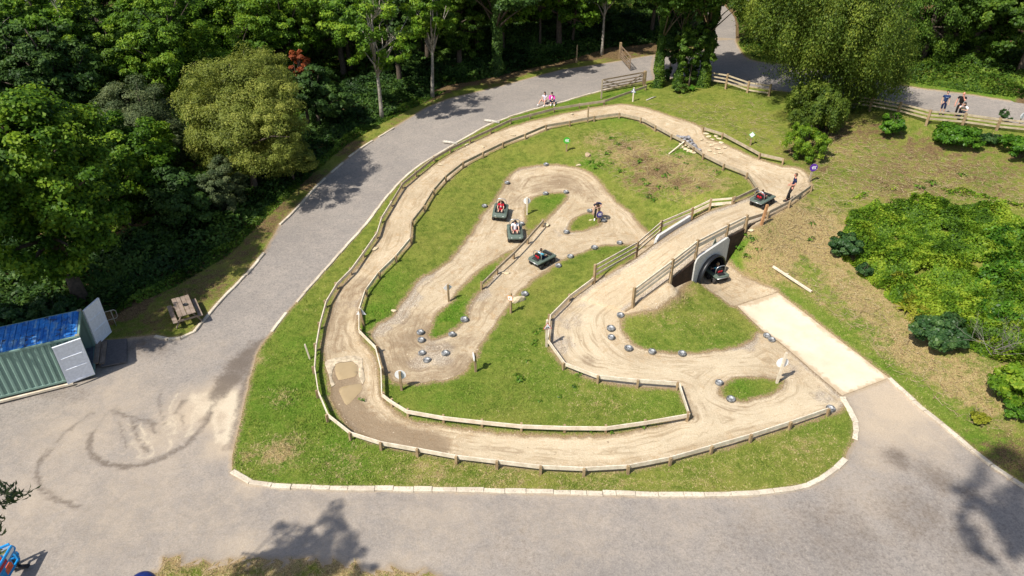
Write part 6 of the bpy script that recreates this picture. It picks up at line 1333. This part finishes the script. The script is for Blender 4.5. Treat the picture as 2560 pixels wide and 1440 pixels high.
def person(label, loc, yaw, pose, shirt, legs, skin=M_SKIN, hair=None, sc=1.0, sleeve=.55, leg_len=1.9, shoes=None, hair_long=0, look=(0, 1, 0), up=(0, 0, 1), mat4=None, emblem=None, girth=1.0, open_front=None):
    J = {k: V_(v) for k, v in {**POSE, **pose}.items()}
    root = empty('person', loc, label, 'person', None, yaw)
    if mat4 is not None: root.matrix_world = mat4; root.location, root.rotation_euler = mat4.to_translation(), mat4.to_euler()
    root.scale = (sc, sc, sc)
    names = list(J); idx = {n: i for i, n in enumerate(names)}
    def br(n):
        k = girth if n in ('pelvis', 'spine', 'chest') else 1
        if shirt is not None and n in ('spine', 'chest', 'shl', 'shr'): k *= .74
        if legs is not None and n in ('pelvis', 'hil', 'hir'): k *= .8
        if legs is not None and leg_len > 1.2 and n[:2] == 'kn': k *= .85
        return (rad(n)*k, rad(n)*k*(.8 if n in ('pelvis', 'spine', 'chest') else 1))
    R = [br(n) for n in names]
    V, F = skinned([J[n] for n in names], [(idx[a], idx[b]) for a, b in BONES], R)
    mb = MB(); mb.add(V, F, 0, True)
    # hands: palm end already grown; five fingers each
    for s in 'lr':
        h, w_ = J['ha'+s], J['wr'+s]; d = (h-w_).normalized(); sgn = -1 if s == 'l' else 1; sd = d.cross(Vector((0, 0, 1)))
        if sd.length < .2: sd = Vector((0, 1, 0))-d*d.y
        sd.normalize(); nn = sd.cross(d).normalized()
        for k, (o_, L) in enumerate(((-.028, .062), (-.010, .075), (.010, .070), (.027, .054))):
            a = h+sd*o_+d*.008; mb.tube([a, a+d*L*.45-nn*.004, a+d*L*.8-nn*.016, a+d*L*.95-nn*.03], [.0095, .009, .008, .005], 6)
        a = h-d*.02+sd*.03*(-sgn); mb.tube([a, a+sd*.028*(-sgn)+d*.022-nn*.008, a+sd*.03*(-sgn)+d*.05-nn*.02], [.011, .010, .006], 6)
    # head
    f = V_(look).normalized(); u_ = V_(up); u_ = (u_-f*u_.dot(f)).normalized(); r_ = f.cross(u_); Mh = Matrix((r_, f, u_)).transposed(); hc = J['head']+u_*.085+f*.012
    b0 = len(mb.v); mb.sphere((0, 0, 0), (.074, .092, .112), 16, 12, 0)
    for i in range(b0, len(mb.v)):
        p = Vector(mb.v[i]); 
        if p.z < 0: k_ = 1+p.z*2.6; p = Vector((p.x*k_, p.y*(1+p.z*1.2)+.012*(-p.z/.11), p.z))
        mb.v[i] = tuple(hc+Mh@p)
    H_ = lambda *p: hc+Mh@Vector(p)
    mb.sphere(H_(0, .097, -.015), (.012, .016, .020), 8, 6, 0, Mh)
    for s in (-1, 1):
        mb.sphere(H_(s*.076, -.005, -.005), (.010, .018, .028), 8, 6, 0, Mh); mb.sphere(H_(s*.030, .083, .012), (.012, .008, .007), 8, 6, 1, Mh)
    mb.sphere(H_(0, .085, -.055), (.022, .010, .006), 8, 6, 2, Mh)
    body = mb.build('body', [skin, M_EYE, M_LIP], root)
    def lerp(a, b, t): return J[a].lerp(J[b], t)
    if shirt is not None:
        pts = [lerp('pelvis', 'spine', -.3), J['spine'], J['chest'], lerp('chest', 'neck', .62), lerp('chest', 'neck', .9)]; ed = [(0, 1), (1, 2), (2, 3), (3, 4)]; rd = [(RAD['pelvis']*girth+.02, (RAD['pelvis']*.8)*girth+.022), (RAD['spine']*girth+.028, RAD['spine']*.8*girth+.028), (RAD['chest']*girth+.022, RAD['chest']*.8*girth+.022), (.105, .085), (.066, .066)]
        for s in 'lr':
            b = len(pts); pts += [J['sh'+s]]; ed += [(2, b)]; rd += [(.082, .082)]
            if sleeve <= 1: pts += [lerp('sh'+s, 'el'+s, sleeve)]; ed += [(b, b+1)]; rd += [(.066, .066)]
            else: pts += [J['el'+s], lerp('el'+s, 'wr'+s, sleeve-1)]; ed += [(b, b+1), (b+1, b+2)]; rd += [(.060, .060), (.045, .045)]
        V, F = skinned(pts, ed, rd); mb = MB(); mb.add(V, F, 0, True); sh = mb.build('shirt', shirt, root)
        cf = (J['neck']-J['spine']).normalized(); side = (J['shr']-J['shl']).normalized(); fw = cf.cross(side); fw = -fw if fw.dot(f) < -.3 and False else fw
        fw = side.cross(cf)*-1; fw = fw if fw.dot(Vector((0, 1, 0))+Vector((0, 0, -.3))) > 0 else -fw
        M3 = Matrix((side, cf, fw)).transposed()
        if emblem == 'trefoil':
            mb = MB(); c = J['chest']*.75+J['spine']*.25+fw*.132
            for dx, dy in ((-.035, .0), (.035, 0), (0, .035)): mb.sphere(c+side*dx+cf*dy, (.028, .04, .008), 8, 5, 0, M3)
            for k in range(2): mb.box(c-cf*(.045+.018*k), (.09, .009, .012), 0, M3)
            mb.build('emblem', M_SYMW, sh)
        if emblem == 'badge': mb = MB(); mb.sphere(J['chest']-side*.07+fw*.118+cf*.0, (.022, .028, .008), 8, 5, 0, M3); mb.build('badge', M_SYMW, sh)
        if emblem == 'line': mb = MB(); mb.box(J['chest']+fw*.124-cf*.02, (.17, .028, .008), 0, M3); mb.build('lettering', simple('pale_blue_print', (.25,.33,.45), .7), sh)
        if open_front: mb = MB(); mb.sphere(J['spine']*.55+J['chest']*.45+fw*.085, (.085, .17, .062), 12, 8, 0, M3); mb.build('undershirt', open_front, sh)
    if legs is not None:
        pts = [lerp('pelvis', 'spine', .3), lerp('pelvis', 'spine', -.1)]; ed = [(0, 1)]; rd = [(RAD['pelvis']*girth*.92, RAD['pelvis']*.76*girth), (RAD['pelvis']*girth, RAD['pelvis']*.8*girth)]
        for s in 'lr':
            b = len(pts); pts += [J['hi'+s]]; ed += [(1, b)]; rd += [(.094, .094)]
            if leg_len <= 1: pts += [lerp('hi'+s, 'kn'+s, leg_len)]; ed += [(b, b+1)]; rd += [(.088, .088)]
            else: pts += [J['kn'+s], lerp('kn'+s, 'an'+s, leg_len-1)]; ed += [(b, b+1), (b+1, b+2)]; rd += [(.074, .074), (.058, .058)]
        V, F = skinned(pts, ed, rd); mb = MB(); mb.add(V, F, 0, True); mb.build('trousers' if leg_len > 1.2 else 'shorts', legs, root)
    if shoes is not None:
        for s in 'lr':
            a, t_ = J['an'+s], J['to'+s]; d = (t_-a); mb = MB(); mb.tube([a-d.normalized()*.055+Vector((0, 0, -.045)), a+Vector((0, 0, -.02)), a.lerp(t_, .6)+Vector((0, 0, -.0)), t_+d.normalized()*.045], [.030, .052, .050, .026], 8); mb.build('shoe', shoes, root)
    if hair is not None:
        mb = MB(); b0 = len(mb.v); mb.sphere((0, -.014, .016), (.086, .100, .116), 16, 8, 0, None, True, 0, .58)
        for i in range(b0, len(mb.v)):
            p = Vector(mb.v[i]); 
            if p.y > .05 and p.z < .06: p = Vector((p.x, p.y*.80, p.z+.03))
            mb.v[i] = tuple(hc+Mh@p)
        if hair_long:
            mb.sphere(H_(0, -.055, -.05-hair_long*.3), (.072, .05, .09+hair_long), 12, 8, 0, Mh)
        else: mb.sphere(H_(0, -.045, -.02), (.070, .055, .07), 12, 8, 0, Mh)
        mb.build('hair', hair, root)
    return root
C_NAVY = cloth('navy_cloth', (.012,.018,.060)); C_BLACK = cloth('black_cloth', (.014,.013,.015)); C_RED = cloth('red_cloth', (.50,.012,.030)); C_WHITE = cloth('white_cloth', (.80,.78,.80)); C_BLUE = cloth('light_blue_cloth', (.10,.38,.50))
C_PINK = cloth('pink_cloth', (.85,.05,.42)); C_STRIPE = cloth('striped_cloth', (.80,.77,.83), (.42,.40,.52)); C_PALEPINK = cloth('pale_pink_cloth', (.72,.42,.48)); C_MAROON = cloth('maroon_cloth', (.30,.05,.07)); C_NAVYS = cloth('navy_sport_cloth', (.018,.04,.12))
H_BR = simple('brown_hair', (.09,.05,.028), .7, var=.3); H_BK = simple('black_hair', (.012,.009,.009), .6, var=.3); H_FAIR = simple('fair_hair', (.30,.20,.10), .7, var=.3); SH_W = simple('white_shoe', (.75,.75,.74), .6, var=.1); SH_B = simple('black_shoe', (.02,.02,.02), .6)
rad_ = math.radians
# member of staff leaning back against the barrier, facing left
p_ = G(1968,502); person('person in navy polo and black trousers leaning back against the barrier by the purple disc', p_, rad_(80), dict(pelvis=(0,-.13,.93), spine=(0,-.16,1.10), chest=(0,-.18,1.31), neck=(0,-.18,1.47), head=(0,-.165,1.55), shl=(-.19,-.19,1.40), ell=(-.26,-.17,1.13), wrl=(-.10,.04,1.04), hal=(-.02,.08,1.03), shr=(.19,-.19,1.40), elr=(.26,-.20,1.13), wrr=(.12,.06,1.00), har=(.05,.11,.98), hil=(-.09,-.12,.88), knl=(-.10,.03,.48), anl=(-.10,.08,.09), tol=(-.11,.23,.04), hir=(.09,-.12,.88), knr=(.09,-.03,.48), anr=(.08,-.10,.09), tor=(.09,.06,.04)), C_NAVY, C_BLACK, M_SKINR, H_BR, 1.03, .6, 1.95, SH_B, look=(0, 1, .03), emblem='badge')
# man bending over the sign post, facing the camera
p_ = G(1492,550); person('person in navy shirt and black trousers bending over the purple sign post to the tyre', p_, rad_(176), dict(pelvis=(0,-.10,.95), spine=(0,-.02,1.11), chest=(.02,.14,1.26), neck=(.05,.31,1.27), head=(.06,.38,1.24), shl=(-.17,.16,1.28), ell=(-.20,.38,1.14), wrl=(.02,.46,1.08), hal=(.09,.47,1.06), shr=(.20,.17,1.24), elr=(.27,.27,.97), wrr=(.29,.36,.73), har=(.29,.39,.65), hil=(-.09,-.12,.88), knl=(-.11,-.04,.48), anl=(-.12,-.10,.09), tol=(-.13,.05,.04), hir=(.09,-.12,.88), knr=(.12,-.01,.48), anr=(.14,.0,.09), tor=(.16,.15,.04)), C_NAVY, C_BLACK, M_SKIN, H_BK, 1.0, .6, 1.92, SH_W, look=(.1, .62, -.78), up=(0, .78, .62))
# the two women sitting on the kerb
SIT = dict(pelvis=(0,0,.20), spine=(0,.0,.37), chest=(0,.05,.57), neck=(0,.08,.72), head=(0,.11,.80), shl=(-.17,.05,.66), ell=(-.22,.16,.42), wrl=(-.10,.36,.40), hal=(-.05,.41,.38), shr=(.17,.05,.66), elr=(.22,.16,.42), wrr=(.10,.36,.40), har=(.05,.41,.38), hil=(-.09,.05,.18), knl=(-.13,.44,.42), anl=(-.12,.66,.09), tol=(-.12,.80,.05), hir=(.09,.05,.18), knr=(.13,.44,.42), anr=(.12,.66,.09), tor=(.12,.80,.05))
p_ = G(1362,258); person('person in striped white top with bare legs sitting on the kerb beside the pink hoodie', p_, rad_(172), {**SIT, 'knr': (.30,.40,.40), 'anr': (.46,.62,.08), 'tor': (.52,.74,.05), 'wrr': (.16,.34,.34), 'har': (.14,.40,.31), 'knl': (-.06,.46,.42), 'anl': (-.02,.72,.09), 'tol': (-.01,.86,.05)}, C_STRIPE, C_PALEPINK, M_SKIN, H_BK, 1.0, .5, .8, SH_W, .10, look=(.25, 1, -.25))
p_ = G(1379,258); person('person in bright pink hoodie and dark leggings sitting on the kerb', p_, rad_(184), {**SIT, 'knr': (.15,.42,.40), 'anr': (.15,.60,.09), 'tor': (.16,.74,.05), 'knl': (-.15,.44,.42), 'anl': (-.14,.66,.09)}, C_PINK, C_NAVY, M_SKIN, H_BK, 1.0, 1.8, 1.55, SH_W, .06, look=(.1, 1, -.65), girth=1.12, open_front=C_WHITE)
# three people behind the field fence
p_ = G(2352,287); person('person in navy sports top and dark shorts standing upright behind the field fence', p_, rad_(165), {}, C_NAVYS, C_NAVY, M_SKIN, H_BK, .97, .55, 1.15, SH_B, emblem='line', look=(.15, 1, -.05))
p_ = G(2390,293); person('bald person in black shirt with a hand to the chin behind the field fence', p_, rad_(150), dict(chest=(0,.06,1.31), neck=(0,.08,1.46), head=(0,.11,1.54), shl=(-.19,.06,1.40), ell=(-.16,.30,1.20), wrl=(-.05,.27,1.42), hal=(-.02,.25,1.49), shr=(.19,.05,1.40), elr=(.28,.04,1.12), wrr=(.30,.14,.88), har=(.30,.17,.80)), C_BLACK, C_BLACK, M_SKINR, None, 1.03, .6, 1.9, SH_B, look=(.05, 1, -.15), girth=1.15)
p_ = G(2398,305); person('person in white shirt with dark hair crouched forward with arms on the fence rail', p_, rad_(140), dict(pelvis=(0,-.32,.62), spine=(0,-.22,.78), chest=(0,-.05,.95), neck=(0,.06,1.08), head=(.0,.10,1.14), shl=(-.18,-.02,1.02), ell=(-.24,.20,.84), wrl=(-.05,.34,.90), hal=(.02,.36,.92), shr=(.18,-.02,1.02), elr=(.24,.22,.90), wrr=(.12,.16,1.08), har=(.09,.14,1.15), hil=(-.09,-.30,.58), knl=(-.16,.05,.46), anl=(-.14,-.16,.09), tol=(-.15,-.01,.04), hir=(.09,-.30,.58), knr=(.16,.05,.46), anr=(.14,-.16,.09), tor=(.15,-.01,.04)), C_WHITE, C_NAVY, M_SKIN, H_BK, 1.05, .6, 1.9, SH_B, .04, look=(.35, 1, -.3), girth=1.15)
# drivers
DRV = dict(pelvis=(0,-.14,.40), spine=(0,-.20,.56), chest=(0,-.20,.76), neck=(0,-.17,.90), head=(0,-.15,.97), shl=(-.165,-.18,.84), ell=(-.23,.0,.66), wrl=(-.21,.17,.63), hal=(-.205,.21,.63), shr=(.165,-.18,.84), elr=(.23,.0,.66), wrr=(.21,.17,.63), har=(.205,.21,.63), hil=(-.09,-.10,.40), knl=(-.13,.24,.56), anl=(-.12,.40,.30), tol=(-.12,.52,.30), hir=(.09,-.10,.40), knr=(.13,.24,.56), anr=(.12,.40,.30), tor=(.12,.52,.30))
def driver(bug, label, shirt, legs, hair, sc, **kw):
    M = Matrix.LocRotScale(bug.location, bug.rotation_euler, None)@Matrix.Translation((0, -.14*(1-sc), .36*(1-sc))); pose = {**DRV, **kw.pop('pose', {})}
    return person(label, (0, 0, 0), 0, pose, shirt, legs, kw.pop('skin', M_SKIN), hair, sc, kw.pop('sleeve', .6), kw.pop('leg_len', .85), SH_B, mat4=M, **kw)
bpy.context.view_layer.update()
driver(buggies[0], 'child in red top and shorts driving the upper left buggy', C_RED, C_RED, H_BR, .86, emblem='trefoil', look=(0, 1, -.2))
driver(buggies[1], 'person in white t-shirt with dark hair driving the buggy beside the barrier strip', C_WHITE, C_MAROON, H_BK, .98, leg_len=.5, look=(.1, 1, -.55), hair_long=.03)
driver(buggies[2], 'boy in light blue shirt driving the buggy on the right lane', C_BLUE, C_NAVY, H_BR, .88, look=(0, 1, .0))
driver(buggies[3], 'child slumped low in the buggy at the top of the bridge', C_MAROON, C_MAROON, H_BR, .80, look=(.2, 1, -.1))
driver(buggies[4], 'fair-haired child in light blue driving into the tunnel', C_BLUE, C_NAVY, H_FAIR, .86, look=(-.5, 1, 0))

def white_disc():
    b = G(2548,312); root = empty('road_sign', b, 'small white disc with a dark band beyond the fence at the right edge', 'sign', None, .5); M = Matrix(((1,0,0),(0,0,-1),(0,1,0))).to_4x4(); M.translation = Vector((0,0,.62))
    mb = MB(); mb.bar((0,.03,-.2),(0,.03,.6),.05,.05,0,up=Vector((0,1,0))); mb.build('post', M_POST, root); mb = MB(); mb.prism([(.24*math.cos(k*.2618),.2*math.sin(k*.2618)) for k in range(24)], -.01, .01, 0, M); p = mb.build('plate', M_WHITE, root)
    mb = MB(); mb.prism([(-.06,-.19),(.03,-.19),(.08,.19),(-.01,.19)], .010, .014, 0, M); mb.build('band', M_CONCG, p)
white_disc()
